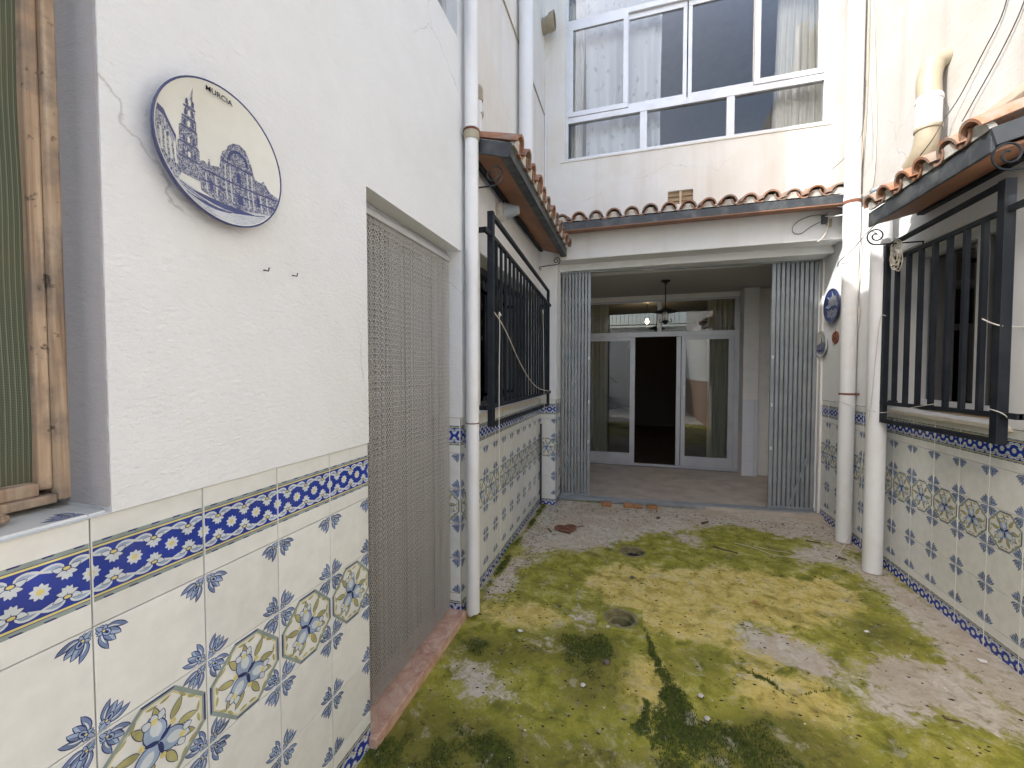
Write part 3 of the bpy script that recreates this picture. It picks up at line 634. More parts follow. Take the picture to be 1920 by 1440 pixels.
def floor_mat():
    m, nt, b = new_mat('mossy_concrete'); v = coords(nt, kind='World')
    at = nt.nodes.new('ShaderNodeAttribute'); at.attribute_name = 'stain'
    sp = nt.nodes.new('ShaderNodeSeparateColor'); nt.links.new(at.outputs['Color'], sp.inputs[0])
    nA = noise_tex(nt, 9, 9, 0.68, v, 0.4); nB = noise_tex(nt, 34, 8, 0.7, v, 0.3); nC = noise_tex(nt, 150, 4, 0.65, v); nD = noise_tex(nt, 3.2, 6, 0.6, v, 0.5); nE = noise_tex(nt, 21, 10, 0.72, v, 0.6)
    def edge(mask, n, amp, lo, hi):
        q = N(nt, 'ShaderNodeMath', operation='MULTIPLY_ADD'); nt.links.new(n, q.inputs[0]); q.inputs[1].default_value = amp
        ms = N(nt, 'ShaderNodeMath', operation='SUBTRACT'); nt.links.new(mask, ms.inputs[0]); ms.inputs[1].default_value = amp * 0.5
        nt.links.new(ms.outputs[0], q.inputs[2]); return ramp(nt, q.outputs[0], [(lo, (0, 0, 0)), (hi, (1, 1, 1))])
    conc = ramp(nt, nE, [(0.34, (0.36, 0.305, 0.225)), (0.48, (0.51, 0.455, 0.36)), (0.64, (0.63, 0.585, 0.49))])
    conc = mixc(nt, ramp(nt, nD, [(0.42, (0, 0, 0)), (0.60, (0.6,) * 3)]), conc, (0.43, 0.335, 0.235))
    green = ramp(nt, nA, [(0.34, (0.12, 0.125, 0.016)), (0.46, (0.255, 0.25, 0.030)), (0.55, (0.37, 0.345, 0.055)), (0.64, (0.50, 0.445, 0.15))])
    green = mixc(nt, ramp(nt, nC, [(0.44, (0, 0, 0)), (0.62, (0.45,) * 3)]), green, (0.17, 0.17, 0.018))
    ochre = ramp(nt, nA, [(0.35, (0.38, 0.29, 0.06)), (0.48, (0.58, 0.46, 0.12)), (0.62, (0.70, 0.58, 0.23))])
    ochre = mixc(nt, ramp(nt, nB, [(0.46, (0, 0, 0)), (0.64, (0.45,) * 3)]), ochre, (0.36, 0.27, 0.075))
    dark = ramp(nt, nB, [(0.3, (0.028, 0.036, 0.006)), (0.55, (0.070, 0.092, 0.010)), (0.8, (0.125, 0.125, 0.020))])
    c = mixc(nt, edge(sp.outputs[1], nA, 2.2, 0.25, 0.75), green, ochre)
    ao = nt.nodes.new('ShaderNodeAttribute'); ao.attribute_name = 'olive'
    c = mixc(nt, edge(ao.outputs['Fac'], nA, 2.4, 0.25, 0.80), c, ramp(nt, nE, [(0.36, (0.085, 0.082, 0.016)), (0.5, (0.165, 0.155, 0.022)), (0.64, (0.26, 0.235, 0.05))]))
    c = mixc(nt, ramp(nt, nA, [(0.60, (0, 0, 0)), (0.72, (0.62,) * 3)]), c, conc)
    c = mixc(nt, edge(sp.outputs[0], nE, 2.8, 0.28, 0.70), c, conc)
    c = mixc(nt, edge(sp.outputs[2], nE, 2.4, 0.36, 0.66), c, dark)
    nF = noise_tex(nt, 5.5, 10, 0.74, v, 0.7); nG_ = noise_tex(nt, 13, 9, 0.75, coords(nt, kind='World', loc=(4, 1, 0)), 0.5)
    inv = N(nt, 'ShaderNodeMath', operation='SUBTRACT', i_0=1.0); nt.links.new(sp.outputs[0], inv.inputs[1])
    def patchy(n, lo, hi, amt):
        q = N(nt, 'ShaderNodeMath', operation='MULTIPLY'); nt.links.new(ramp(nt, n, [(lo, (0, 0, 0)), (hi, (amt,) * 3)]), q.inputs[0]); nt.links.new(inv.outputs[0], q.inputs[1]); return q.outputs[0]
    c = mixc(nt, patchy(nF, 0.52, 0.64, 0.6), c, (0.19, 0.165, 0.035))
    c = mixc(nt, patchy(nG_, 0.56, 0.66, 0.62), c, (0.12, 0.12, 0.018))
    c = mixc(nt, ramp(nt, noise_tex(nt, 46, 8, 0.75, v, 0.4), [(0.60, (0, 0, 0)), (0.68, (0.7,) * 3)]), c, (0.19, 0.15, 0.07))
    c = mixc(nt, patchy(noise_tex(nt, 7.5, 9, 0.72, coords(nt, kind='World', loc=(9, 3, 2)), 0.4), 0.57, 0.64, 0.45), c, (0.52, 0.47, 0.36))
    spk = ramp(nt, nC, [(0.27, (0.85,) * 3), (0.33, (0, 0, 0))]); c = mixc(nt, spk, c, (0.03, 0.026, 0.012))
    spk2 = ramp(nt, noise_tex(nt, 260, 2, 0.5, v), [(0.715, (0, 0, 0)), (0.74, (0.8,) * 3)]); c = mixc(nt, spk2, c, (0.52, 0.50, 0.42))
    nt.links.new(c, b.inputs['Base Color'])
    rr = ramp(nt, nD, [(0.3, (0.62,) * 3), (0.7, (0.9,) * 3)]); nt.links.new(rr, b.inputs['Roughness']); b.inputs['Specular IOR Level'].default_value = 0.35
    ad = N(nt, 'ShaderNodeMath', operation='ADD'); nt.links.new(nB, ad.inputs[0]); nt.links.new(nC, ad.inputs[1])
    bump(nt, b, ad.outputs[0], 0.45, 0.004); return m
M['floor'] = floor_mat(); me.materials.append(M['floor'])
fl = link('courtyard_floor', me, smooth='all'); structure(fl); fl['label'] = 'mossy concrete floor of the courtyard'

# coarse ground all round, porch floor and the inside of the house
conc2 = simple('dusty_porch_concrete', (0.46, 0.40, 0.33), 0.85, var=0.3, vscale=5, bmp=0.35, bscale=40, dirt=(0.42, 0.38, 0.32), dirt_amt=0.6, dscale=3)
structure(MB().box(-40, 40, -40, 40, -0.5, -0.35).build('ground', simple('ground_concrete', (0.30, 0.28, 0.25), 0.9, bmp=0.3, bscale=30)))
structure(MB().box(-6, 6, -9, 0.76, -0.2, -0.004).build('yard_floor', simple('pale_bounce_concrete', (0.55, 0.53, 0.48), 0.9, var=0.35, vscale=4, bmp=0.3, bscale=30)))  # unseen yard paving, made pale to bounce sunlight into the courtyard
structure(MB().box(-0.98, 1.78, 4.50, 6.14, -0.2, 0.03).build('porch_floor', conc2, bevel=0.004))
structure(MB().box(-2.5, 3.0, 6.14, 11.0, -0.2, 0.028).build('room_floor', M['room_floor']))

# moss cushions growing along the cracks
rng = random.Random(3); mo = MB()
cells = np.argwhere(DARK > 0.42); rng.shuffle(cells_l := cells.tolist())
for i, j in cells_l[:9000]:
    x0, y0 = gx[i] + rng.uniform(-.006, .006), gy[j] + rng.uniform(-.006, .006)
    if any(math.hypot(x0 - d[0][0], y0 - d[0][1]) < d[1] + 0.01 for d in DRAINS) or x0 < LX + 0.004 or x0 > RX - 0.004: continue
    if -1.0 < x0 < -0.90 and 1.25 < y0 < 2.13: continue
    z0 = hgt[i, j]
    for _ in range(5):
        a = rng.uniform(0, 6.28); l = rng.uniform(.003, .0105) * (0.6 + DARK[i, j]); x, y = x0 + rng.uniform(-.006, .006), y0 + rng.uniform(-.006, .006)
        w = rng.uniform(.0012, .0026); dx, dy = math.cos(a), math.sin(a); ln = rng.uniform(.002, .006)
        mo.add([(x - dy * w, y + dx * w, z0 - .001), (x + dy * w, y - dx * w, z0 - .001), (x + dx * ln, y + dy * ln, z0 + l)], [(0, 1, 2)])
mm = simple('dark_moss', (0.075, 0.10, 0.012), 0.9, var=0.5, vscale=40)
mo_o = mo.build('moss', mm, recalc=False); stuff(mo_o); mo_o['label'] = 'dark green moss cushions along the cracks of the floor'

# ================================================================== WALL WITH THE DOORWAY (tiled, rough plaster)
DOOR = (1.273, 2.107, -0.1, 2.06); WINL = (-0.65, 0.507, 1.14, 2.85); WINU = (1.40, 2.072, 3.182, 4.2)
dw = thing('doorway_wall', 'white rough plaster wall with blue painted tile dado and a curtained doorway', 'wall', (LX, 0.9, 0))
slab('x', -0.940, -1.17, -0.85, 2.165, -0.1, 1.139, [DOOR]).build('tile_bed', M['grout'], dw)
slab('x', -0.924, -1.17, -0.85, 2.165, 1.139, 4.72, [DOOR, WINL, WINU]).build('plaster', M['plaster_rough'], dw, bevel=0.012, seg=3)
MB().box(-4.6, -0.90, -0.87, 2.17, 4.72, 4.80).build('roof', M['mortar'], dw)
MB().box(-4.6, -4.45, -0.85, 2.17, -0.1, 4.72).build('outer_wall', M['plaster_white'], dw)  # unseen back wall, added to keep sun out of the rooms
MB().box(-4.45, -1.17, -0.85, -0.70, -0.1, 4.72).build('end_wall', M['plaster_white'], dw)  # house cut short here, out of view, to let in more yard light
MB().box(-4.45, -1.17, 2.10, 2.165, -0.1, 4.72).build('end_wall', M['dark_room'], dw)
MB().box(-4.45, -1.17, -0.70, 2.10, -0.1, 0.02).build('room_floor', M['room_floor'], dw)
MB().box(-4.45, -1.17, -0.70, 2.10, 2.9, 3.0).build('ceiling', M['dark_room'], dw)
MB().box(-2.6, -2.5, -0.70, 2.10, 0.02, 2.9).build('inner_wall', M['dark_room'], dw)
tile_field(dw, '+x', -0.931, 0.478, -0.722, 1.272, 1.138, lambda u, z: False)
tile_field(dw, '-y', 2.1065, -0.935, -1.015, -0.936, 1.138)         # doorway reveal, cut tiles
tile_field(dw, '+x', -0.931, 2.107, 2.110, 2.162, 1.138)
MB().box(-1.17, -0.90, 1.262, 2.112, -0.02, 0.044).build('threshold', M['marble'], dw, bevel=0.003)
# grey paint on the window reveal
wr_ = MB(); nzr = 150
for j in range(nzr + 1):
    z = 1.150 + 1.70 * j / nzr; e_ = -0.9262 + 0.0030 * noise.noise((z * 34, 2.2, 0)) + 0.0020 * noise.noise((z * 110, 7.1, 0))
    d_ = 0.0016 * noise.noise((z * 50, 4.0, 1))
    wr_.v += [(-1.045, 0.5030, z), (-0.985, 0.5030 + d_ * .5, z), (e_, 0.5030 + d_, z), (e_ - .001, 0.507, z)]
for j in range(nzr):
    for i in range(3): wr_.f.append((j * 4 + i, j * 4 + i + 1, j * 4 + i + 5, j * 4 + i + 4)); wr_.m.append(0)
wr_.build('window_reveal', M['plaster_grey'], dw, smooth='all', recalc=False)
# sill tiles
for k in range(4):
    for dy in (0,):
        y1 = 0.478 - 0.2 * k + (0.0 if k else 0); 
        o = bpy.data.objects.new('sill_tile', cropped(TILE_PLAIN, -0.1, 0.1)); COL.objects.link(o); o.parent = dw
        o.matrix_basis = Matrix.Translation(Vector((-1.034, y1 - 0.1, 1.1445)) - WORG[dw.name]) @ Matrix(((0, 1, 0), (-1, 0, 0), (0, 0, 1))).to_4x4()
MB().box(-1.134, -0.935, 0.479, 0.5035, 1.136, 1.1435).build('sill_tile', M['glaze'], dw, bevel=0.001)
# doorway head frame and the aluminium door behind the chains
hd = MB().box(-1.06, -1.005, 1.29, 2.10, 1.995, 2.058).build('door_frame', M['alu'], dw, bevel=0.003)
MB().box(-1.06, -1.02, 1.275, 1.30, 0.045, 1.995).build('jamb', M['alu'], hd); MB().box(-1.06, -1.02, 2.08, 2.105, 0.045, 1.995).build('jamb', M['alu'], hd)
leafd = MB().box(-1.115, -1.075, 1.31, 2.075, 0.06, 1.02).build('door_leaf', simple('grey_door_panel', (0.06, 0.06, 0.06), 0.5, var=0.1), dw)
MB().box(-1.10, -1.09, 1.31, 2.075, 1.02, 1.99).build('pane', M['glass_dark'], leafd)
# wooden window with green mesh
wf = MB(); wf.box(-1.085, -1.030, 0.4855, 0.5045, 1.158, 2.85); wf.box(-1.080, -1.044, 0.465, 0.485, 1.180, 2.85)
wo_ = wf.build('window_frame', M['wood'], dw, bevel=0.004)
MB().box(-1.080, -1.040, -0.65, 0.4645, 1.172, 1.196).build('bottom_rail', M['wood'], wo_, bevel=0.003)
MB().box(-1.075, -1.030, -0.65, 0.484, 1.155, 1.1715).build('lower_rail', M['wood'], wo_, bevel=0.003)
ms = MB(); ny, nz = 90, 40
for i in range(ny + 1):
    for j in range(nz + 1):
        y = 0.466 - 1.1 * i / ny; z = 1.195 + 1.6 * j / nz
        ms.v.append((-1.062 + 0.003 * math.sin(y * 40 + 0.8 * math.sin(z * 6)) + 0.002 * math.sin(z * 17 + y * 9), y, z))
for i in range(ny):
    for j in range(nz): ms.f.append((i * (nz + 1) + j, (i + 1) * (nz + 1) + j, (i + 1) * (nz + 1) + j + 1, i * (nz + 1) + j + 1)); ms.m.append(0)
ms.build('mesh_screen', M['screen'], wo_, smooth='all', recalc=False)
# small aluminium window high up
wu = MB(); y0, y1, z0, z1 = 1.40, 2.072, 3.182, 4.2
for q in ((y0, y1, z0, z0 + .05), (y0, y1, z1 - .05, z1), (y0, y0 + .05, z0, z1), (y1 - .05, y1, z0, z1), (1.70, 1.75, z0, z1)): wu.box(-1.04, -0.99, q[0], q[1], q[2], q[3])
wuo = wu.build('upper_window', M['alu'], dw); MB().box(-1.02, -1.015, y0, y1, z0, z1).build('pane', M['glass_dark'], wuo)
for yy, zz in ((0.935, 1.668), (0.842, 1.661)):
    MB().tube([(-0.94, yy, zz), (-0.918, yy, zz), (-0.908, yy, zz - .003), (-0.905, yy, zz + .006)], 0.0017, 6).build('wall_hook', M['iron_grey'], dw, smooth=True)

# chain curtain
cc = thing('chain_curtain', 'silvery metal chain curtain hanging in the doorway', 'curtain', (-0.998, 1.69, 0.045))
MB().box(-1.004, -0.985, 1.283, 2.098, 2.004, 2.026).build('rail', M['alu'], cc)
M['chain'] = simple('dull_aluminium_chain', (0.60, 0.585, 0.56), 0.34, 0.55, var=0.05, vscale=30)
def strand(seed):
    rg = random.Random(seed); mb = MB(); pitch = 0.0112; n = int(1.955 / pitch); wob = 0
    for k in range(n):
        z = -k * pitch; ang = (0.6 if k % 2 else -0.95) + rg.uniform(-.22, .22); wob += rg.uniform(-.00012, .00012); wob *= 0.97
        ca, sa = math.cos(ang), math.sin(ang); pts = []
        for t in range(8):
            th = 2 * math.pi * t / 8; lx = 0.0036 * math.cos(th) * (1.0 + 0.25 * abs(math.cos(th))); lz = 0.0072 * math.sin(th)
            pts.append((lx * ca + wob, lx * sa + wob * .6, z + lz))
        mb.tube(pts, 0.00125, 4, closed=True)
    me_ = mb.mesh('chain_strand', [M['chain']], recalc=False); me_.polygons.foreach_set('use_smooth', [True] * len(me_.polygons)); return me_
smeshes = [strand(s_) for s_ in range(3)]
y = 1.287; k = 0
while y < 2.098:
    if not (1.312 < y < 1.322):
        o = bpy.data.objects.new('chain_strand', smeshes[k % 3]); COL.objects.link(o); o.parent = cc
        o.location = Vector((-0.995 + random.uniform(-.002, .002), y, 2.004 - random.uniform(0, .006))) - WORG[cc.name]
        o.rotation_euler = (random.uniform(-.0015, .0015), random.uniform(-.001, .001), random.choice((0, 3.14, 0.3)))
    y += 0.0082 + random.uniform(-.0003, .0003); k += 1

# ================================================================== GRILLE WALL (same side, past the downpipe)
LX2 = -0.95
gw = thing('grille_wall', 'cream plaster wall with barred window above a pale blue flowered tile dado', 'wall', (LX2, 3.2, 0))
WIN2 = (2.46, 4.06, 1.13, 2.15)
slab('x', LX2 - 0.009, -1.22, 2.165, 4.50, -0.1, 1.104).build('tile_bed', M['grout'], gw)
slab('x', LX2 + 0.004, -1.22, 2.165, 4.50, 1.104, 2.62, [WIN2]).build('plaster', M['plaster_white'], gw, bevel=0.006)
slab('x', -0.975, -1.22, 2.165, 4.70, 2.62, 7.6).build('upper_plaster', M['plaster_cream'], gw)
MB().box(-5, -0.95, 2.165, 9, 7.6, 7.75).build('roof', M['mortar'], gw); MB().box(-5, -1.22, 2.165, 2.30, 4.7, 7.6).build('end_wall', M['plaster_cream'], gw)
MB().box(-5, -4.8, 2.165, 9, -0.1, 7.6).build('outer_wall', M['plaster_white'], gw)
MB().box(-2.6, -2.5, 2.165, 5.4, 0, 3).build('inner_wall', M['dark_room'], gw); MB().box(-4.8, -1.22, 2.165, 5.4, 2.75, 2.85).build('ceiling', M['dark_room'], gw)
tile_field(gw, '+x', LX2, 2.561, 2.166, 4.198, 1.104)
MB().box(-1.10, -0.935, 2.40, 4.10, 1.105, 1.129).build('sill', simple('stained_sill', (0.60, 0.53, 0.42), 0.8, var=0.15, dirt=(0.42, 0.24, 0.10), dirt_amt=0.7, dscale=6), gw, bevel=0.004)
wf = MB(); y0, y1, z0, z1 = WIN2
for q in ((y0, y1, z0, z0 + .05), (y0, y1, z1 - .05, z1), (y0, y0 + .05, z0, z1), (y1 - .05, y1, z0, z1), (3.20, 3.28, z0, z1)): wf.box(-1.12, -1.07, *q)
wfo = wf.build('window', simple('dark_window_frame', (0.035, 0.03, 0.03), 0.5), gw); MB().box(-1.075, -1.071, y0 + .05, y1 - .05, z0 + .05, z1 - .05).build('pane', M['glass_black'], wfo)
MB().box(-1.16, -1.135, y0, y1, z0, z1).build('dark_backing', simple('dark_blue_backing', (0.012, 0.014, 0.035), 0.6), wfo)  # dark blue sheet added behind the pane

# ================================================================== PORCH WALL (back): pier, beam, upper storey
pw = thing('porch_wall', 'back house wall with wide porch opening below and glazed gallery above', 'building', (0.4, 4.2, 0))
slab('y', 4.209, 4.50, -0.975, -0.785, -0.1, 1.104).build('pier_tile_bed', M['grout'], pw)
MB().box(-0.975, -0.779, 4.196, 4.50, 1.104, 2.53).build('pier', M['plaster_white'], pw, bevel=0.006)
MB().box(-0.975, 1.76, 4.200, 4.40, 2.53, 2.95).build('beam', M['plaster_white'], pw, bevel=0.008)
MB().box(-0.80, 1.712, 4.40, 4.72, 2.463, 2.95).build('lintel', M['plaster_white'], pw, bevel=0.004)
tile_field(pw, '-y', 4.2, -0.983, -0.9485, -0.7805, 1.104)
tile_field(pw, '+x', -0.780, 4.198, 4.204, 4.47, 1.104)
UWIN = (-0.745, 1.690, 3.672, 5.60)
slab('y', 4.500, 4.72, -0.975, 1.76, 2.95, 6.1, [UWIN, (0.306, 0.541, 3.086, 3.219)]).build('upper_wall', M['plaster_cream'], pw, bevel=0.006)
vt = MB().box(0.29, 0.56, 4.535, 4.545, 3.07, 3.235).build('air_vent', simple('tan_vent_clay', (0.42, 0.31, 0.20), 0.9, var=0.25, bmp=0.5), pw)
MB().box(0.415, 0.435, 4.508, 4.535, 3.086, 3.219).build('divider', simple('vent_divider', (0.55, 0.45, 0.33), 0.9), vt)
for k in range(2): MB().box(0.31, 0.538, 4.520, 4.535, 3.125 + .045 * k, 3.140 + .045 * k).build('slat', simple('vent_slat', (0.36, 0.26, 0.16), 0.9), vt)
# gallery room behind the glass
shell_up = MB()
MB().box(-0.975, 3.0, 4.72, 7.5, 3.05, 3.15).build('gallery_floor', M['room_floor'], pw); MB().box(-0.975, 3.0, 7.4, 7.5, 3.15, 5.95).build('gallery_wall', simple('blue_grey_paint', (0.30, 0.33, 0.40), 0.85, var=0.05), pw)
MB().box(-1.10, -0.976, 4.72, 7.5, 3.05, 5.95).build('gallery_wall', M['white_paint'], pw); MB().box(2.0, 2.1, 4.72, 7.4, 3.15, 5.95).build('gallery_wall', M['white_paint'], pw)
MB().box(-1.2, 3.0, 4.72, 7.6, 5.95, 6.05).build('gallery_ceiling', M['white_paint'], pw); MB().box(-1.3, 3.2, 4.49, 11, 6.1, 6.2).build('roof', M['mortar'], pw)
MB().box(1.761, 3.2, 4.50, 4.72, -0.1, 6.1).build('outer_wall', M['plaster_cream'], pw); MB().box(3.0, 3.2, 4.72, 11, -0.1, 6.1).build('outer_wall', M['plaster_cream'], pw)
MB().box(-1.3, 3.0, 10.9, 11.0, -0.1, 6.1).build('outer_wall', M['plaster_cream'], pw); MB().box(-1.3, -1.22, 4.72, 11, 5.95, 6.09).build('outer_wall', M['plaster_cream'], pw)
MB().box(-0.30, 0.95, 7.385, 7.399, 3.15, 4.75).build('blue_reflection_panel', simple('deep_blue_reflection', (0.02, 0.035, 0.12), 0.4), pw)  # made-up panel: blue of a pane reflection put into its colour
# gallery window: frame, four sashes above, three fixed panes below
fr = MB(); x0, x1, z0, z1 = UWIN; yf = 4.515; T1 = 4.075
for q in ((x0, x1, z0, z0 + .03), (x0, x1, z1 - .04, z1), (x0, x0 + .03, z0 + .03, z1 - .04), (x1 - .045, x1, z0 + .03, z1 - .04), (x0 + .03, x1 - .045, T1, T1 + .06), (x0 + .03, x1 - .045, 5.10, 5.155)): fr.box(q[0], q[1], yf, yf + .055, q[2], q[3])
for xx in (0.062, 0.872): fr.box(xx - .035, xx + .035, yf + .004, yf + .050, z0 + .03, T1)
gwin = fr.build('gallery_window', M['alu_white'], pw, bevel=0.002)
for a, b in ((x0 + .03, .027), (.097, .837), (.907, x1 - .045)): MB().box(a, b, yf + .025, yf + .030, z0 + .03, T1).build('pane', M['glass_up'], gwin)
for a, b, yy in ((-.715, -.095, yf - .006), (-.135, .485, yf + .026), (.470, 1.115, yf + .026), (1.070, 1.640, yf - .006)):
    s_ = MB()
    for q in ((a, b, T1 + .064, T1 + .115), (a, b, 5.045, 5.098), (a, a + .05, T1 + .115, 5.045), (b - .05, b, T1 + .115, 5.045)): s_.box(q[0], q[1], yy, yy + .028, q[2], q[3])
    so = s_.build('sash', M['alu_white'], pw, bevel=0.002); MB().box(a + .05, b - .05, yy + .012, yy + .016, T1 + .115, 5.045).build('pane', M['glass_up'], so)
for a, b in ((x0 + .03, .45), (.45, x1 - .045)): MB().box(a, b, yf + .025, yf + .030, 5.155, z1 - .04).build('pane', M['glass_up'], gwin)
MB().box(-0.80, 1.70, 4.488, 4.515, 3.655, 3.6715).build('sill', M['plaster_cream'], pw, bevel=0.003)

# porch inside
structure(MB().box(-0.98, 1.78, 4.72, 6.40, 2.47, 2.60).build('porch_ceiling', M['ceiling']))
structure(MB().box(-0.98, -0.90, 4.50, 6.15, 0.03, 2.47).build('porch_side_wall', M['white_paint'])); structure(MB().box(1.70, 1.78, 4.60, 6.15, 0.03, 2.47).build('porch_side_wall', M['white_paint']))
structure(MB().box(1.53, 1.70, 6.05, 6.15, 0.03, 2.47).build('porch_end_wall', M['white_paint'])); structure(MB().box(-0.90, 1.35, 6.17, 6.30, 2.405, 2.47).build('porch_head_wall', M['white_paint']))
pl = thing('porch_pillar', 'slim white porch pillar faced with plain tiles beside the sliding doors', 'pillar', (1.435, 6.0, 0.03))
MB().box(1.345, 1.525, 5.955, 6.20, 0.03, 2.47).build('shaft', M['white_paint'], pl, bevel=0.003)
zt = 0.035; k = 0
while zt < 1.0:
    h_ = min(0.2, 1.03 - zt)
    for xa, xb in ((1.343, 1.483), (1.485, 1.527)): MB().box(xa, xb, 5.947, 5.9545, zt, zt + h_ - .003).build('pillar_tile', M['pillar_tile'], pl, bevel=0.001)
    MB().box(1.5255, 1.5315, 5.956, 6.05, zt, zt + h_ - .003).build('pillar_tile', M['pillar_tile'], pl, bevel=0.001)
    zt += 0.2
# living room
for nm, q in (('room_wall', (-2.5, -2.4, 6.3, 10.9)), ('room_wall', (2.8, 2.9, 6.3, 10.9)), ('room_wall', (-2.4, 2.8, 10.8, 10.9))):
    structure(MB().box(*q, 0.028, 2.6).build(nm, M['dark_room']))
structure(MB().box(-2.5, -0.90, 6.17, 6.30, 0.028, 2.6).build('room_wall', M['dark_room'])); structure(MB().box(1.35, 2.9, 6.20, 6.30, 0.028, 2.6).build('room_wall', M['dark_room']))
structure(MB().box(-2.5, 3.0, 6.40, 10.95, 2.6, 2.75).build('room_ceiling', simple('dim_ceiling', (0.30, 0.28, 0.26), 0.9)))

# ================================================================== SIDE WALL (opposite): tiles, window, plaster
sw = thing('side_wall', 'sunlit white side wall with barred window over a flowered tile dado', 'wall', (RX, 3.2, 0))
WINR = (2.565, 3.50, 1.135, 2.20); ZR = 1.123
slab('x', RX + 0.009, 1.95, -3.2, 4.75, -0.1, ZR).build('tile_bed', M['grout'], sw)
slab('x', RX - 0.005, 1.95, -3.2, 4.75, ZR, 2.70, [WINR]).build('plaster', M['plaster_white'], sw, bevel=0.008, seg=3)
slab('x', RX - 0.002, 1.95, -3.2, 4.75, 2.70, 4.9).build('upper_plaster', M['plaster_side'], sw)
tile_field(sw, '-x', RX, 3.4588, 1.66, 4.66, ZR)
MB().box(1.95, 3.6, 1.6, 1.7, 0, 3).build('inner_wall', M['white_paint'], sw); MB().box(1.95, 3.6, 4.44, 4.49, 0, 3).build('inner_wall', M['white_paint'], sw)
MB().box(3.5, 3.6, 1.7, 4.44, 0, 3).build('inner_wall', M['white_paint'], sw); MB().box(1.95, 3.6, 1.6, 4.49, 2.6, 2.7).build('ceiling', M['white_paint'], sw)
MB().box(1.90, 6, -3.2, 4.48, 4.9, 5.0).build('roof', M['mortar'], sw); MB().box(5.8, 6, -3.2, 4.48, -0.1, 4.9).build('outer_wall', M['plaster_white'], sw); MB().box(1.95, 5.8, -3.2, -3.05, -0.1, 4.9).build('outer_wall', M['plaster_white'], sw)
MB().box(1.95, 3.6, 1.7, 4.44, 0, 0.02).build('room_floor', M['room_floor'], sw)
wr = MB(); y0, y1, z0, z1 = WINR
for q in ((y0, y1, z0 + .02, z0 + .075), (y0, y1, z1 - .05, z1), (y0, y0 + .045, z0 + .075, z1 - .05), (y1 - .045, y1, z0 + .075, z1 - .05), (2.94, 3.00, z0 + .075, z1 - .05)): wr.box(1.850, 1.905, *q)
wro = wr.build('window', M['alu_white'], sw, bevel=0.002)
MB().box(1.870, 1.876, y0 + .045, 2.94, z0 + .075, z1 - .05).build('pane', M['glass_dark'], wro); MB().box(1.885, 1.890, 3.00, y1 - .045, z0 + .075, z1 - .05).build('pane', M['glass'], wro)
MB().box(1.70, 1.90, y0 - .03, y1 + .02, 1.110, 1.1345).build('sill', simple('cream_sill', (0.66, 0.62, 0.53), 0.75, var=0.12, dirt=(0.36, 0.28, 0.18), dirt_amt=0.5, dscale=7), sw, bevel=0.004)
# inner wooden door with patterned glass, seen through the window
idr = MB()
for q in ((3.12, 4.02, 2.02, 2.10), (3.12, 3.20, 0.02, 2.02), (3.92, 4.02, 0.02, 2.02), (3.50, 3.56, 0.02, 2.02)): idr.box(2.18, 2.22, *q)
ido = idr.build('inner_door', simple('brown_door_wood', (0.22, 0.115, 0.06), 0.5, var=0.2, vscale=12), sw); MB().box(2.197, 2.204, 3.20, 3.92, 0.02, 2.02).build('pane', M['ochre_glass'], ido)

# ================================================================== TILED EAVES
def barrel(r0, r1, ln, th, up=1, n=10, half=82):
    """one half-round clay tile: local x across, y from the open lip (0) to the wall, arch up or down"""
    mb = MB(); rows = []
    for rr in (0, th):
        for yy, r in ((0, r0), (ln * .5, (r0 + r1) / 2), (ln, r1)):
            rows.append([((r - rr) * math.sin(R(a)), yy, up * ((r - rr) * math.cos(R(a)))) for a in [(-half + 2 * half * i / n) for i in range(n + 1)]])
    m = n + 1; mb.v = [p for row in rows for p in row]
    for o in (0, 3 * m):
        for k in range(2):
            for i in range(n): mb.f.append((o + k * m + i, o + k * m + i + 1, o + (k + 1) * m + i + 1, o + (k + 1) * m + i)); mb.m.append(0)
    for k in (0, 2):
        for i in range(n): mb.f.append((k * m + i, k * m + i + 1, 3 * m + k * m + i + 1, 3 * m + k * m + i)); mb.m.append(0)
    for i in (0, n):
        for k in range(2): mb.f.append((k * m + i, (k + 1) * m + i, 3 * m + (k + 1) * m + i, 3 * m + k * m + i)); mb.m.append(0)
    me_ = mb.mesh('roof_tile', [M['terracotta']]); me_.polygons.foreach_set('use_smooth', [True] * len(me_.polygons)); me_.set_sharp_from_angle(angle=R(50)); return me_
def plug(r, th=0.03, n=10):
    mb = MB(); pts = [(r * math.sin(R(a)), r * math.cos(R(a))) for a in [(-88 + 176 * i / n) for i in range(n + 1)]]
    m = len(pts); mb.add([(p[0], 0, p[1]) for p in pts] + [(p[0] * .95, th, p[1] * .95) for p in pts], [tuple(range(m)), tuple(range(2 * m - 1, m - 1, -1))] + [(i, i + 1, m + i + 1, m + i) for i in range(m - 1)] + [(m - 1, 0, m, 2 * m - 1)])
    return mb.mesh('mortar_plug', [M['mortar']])
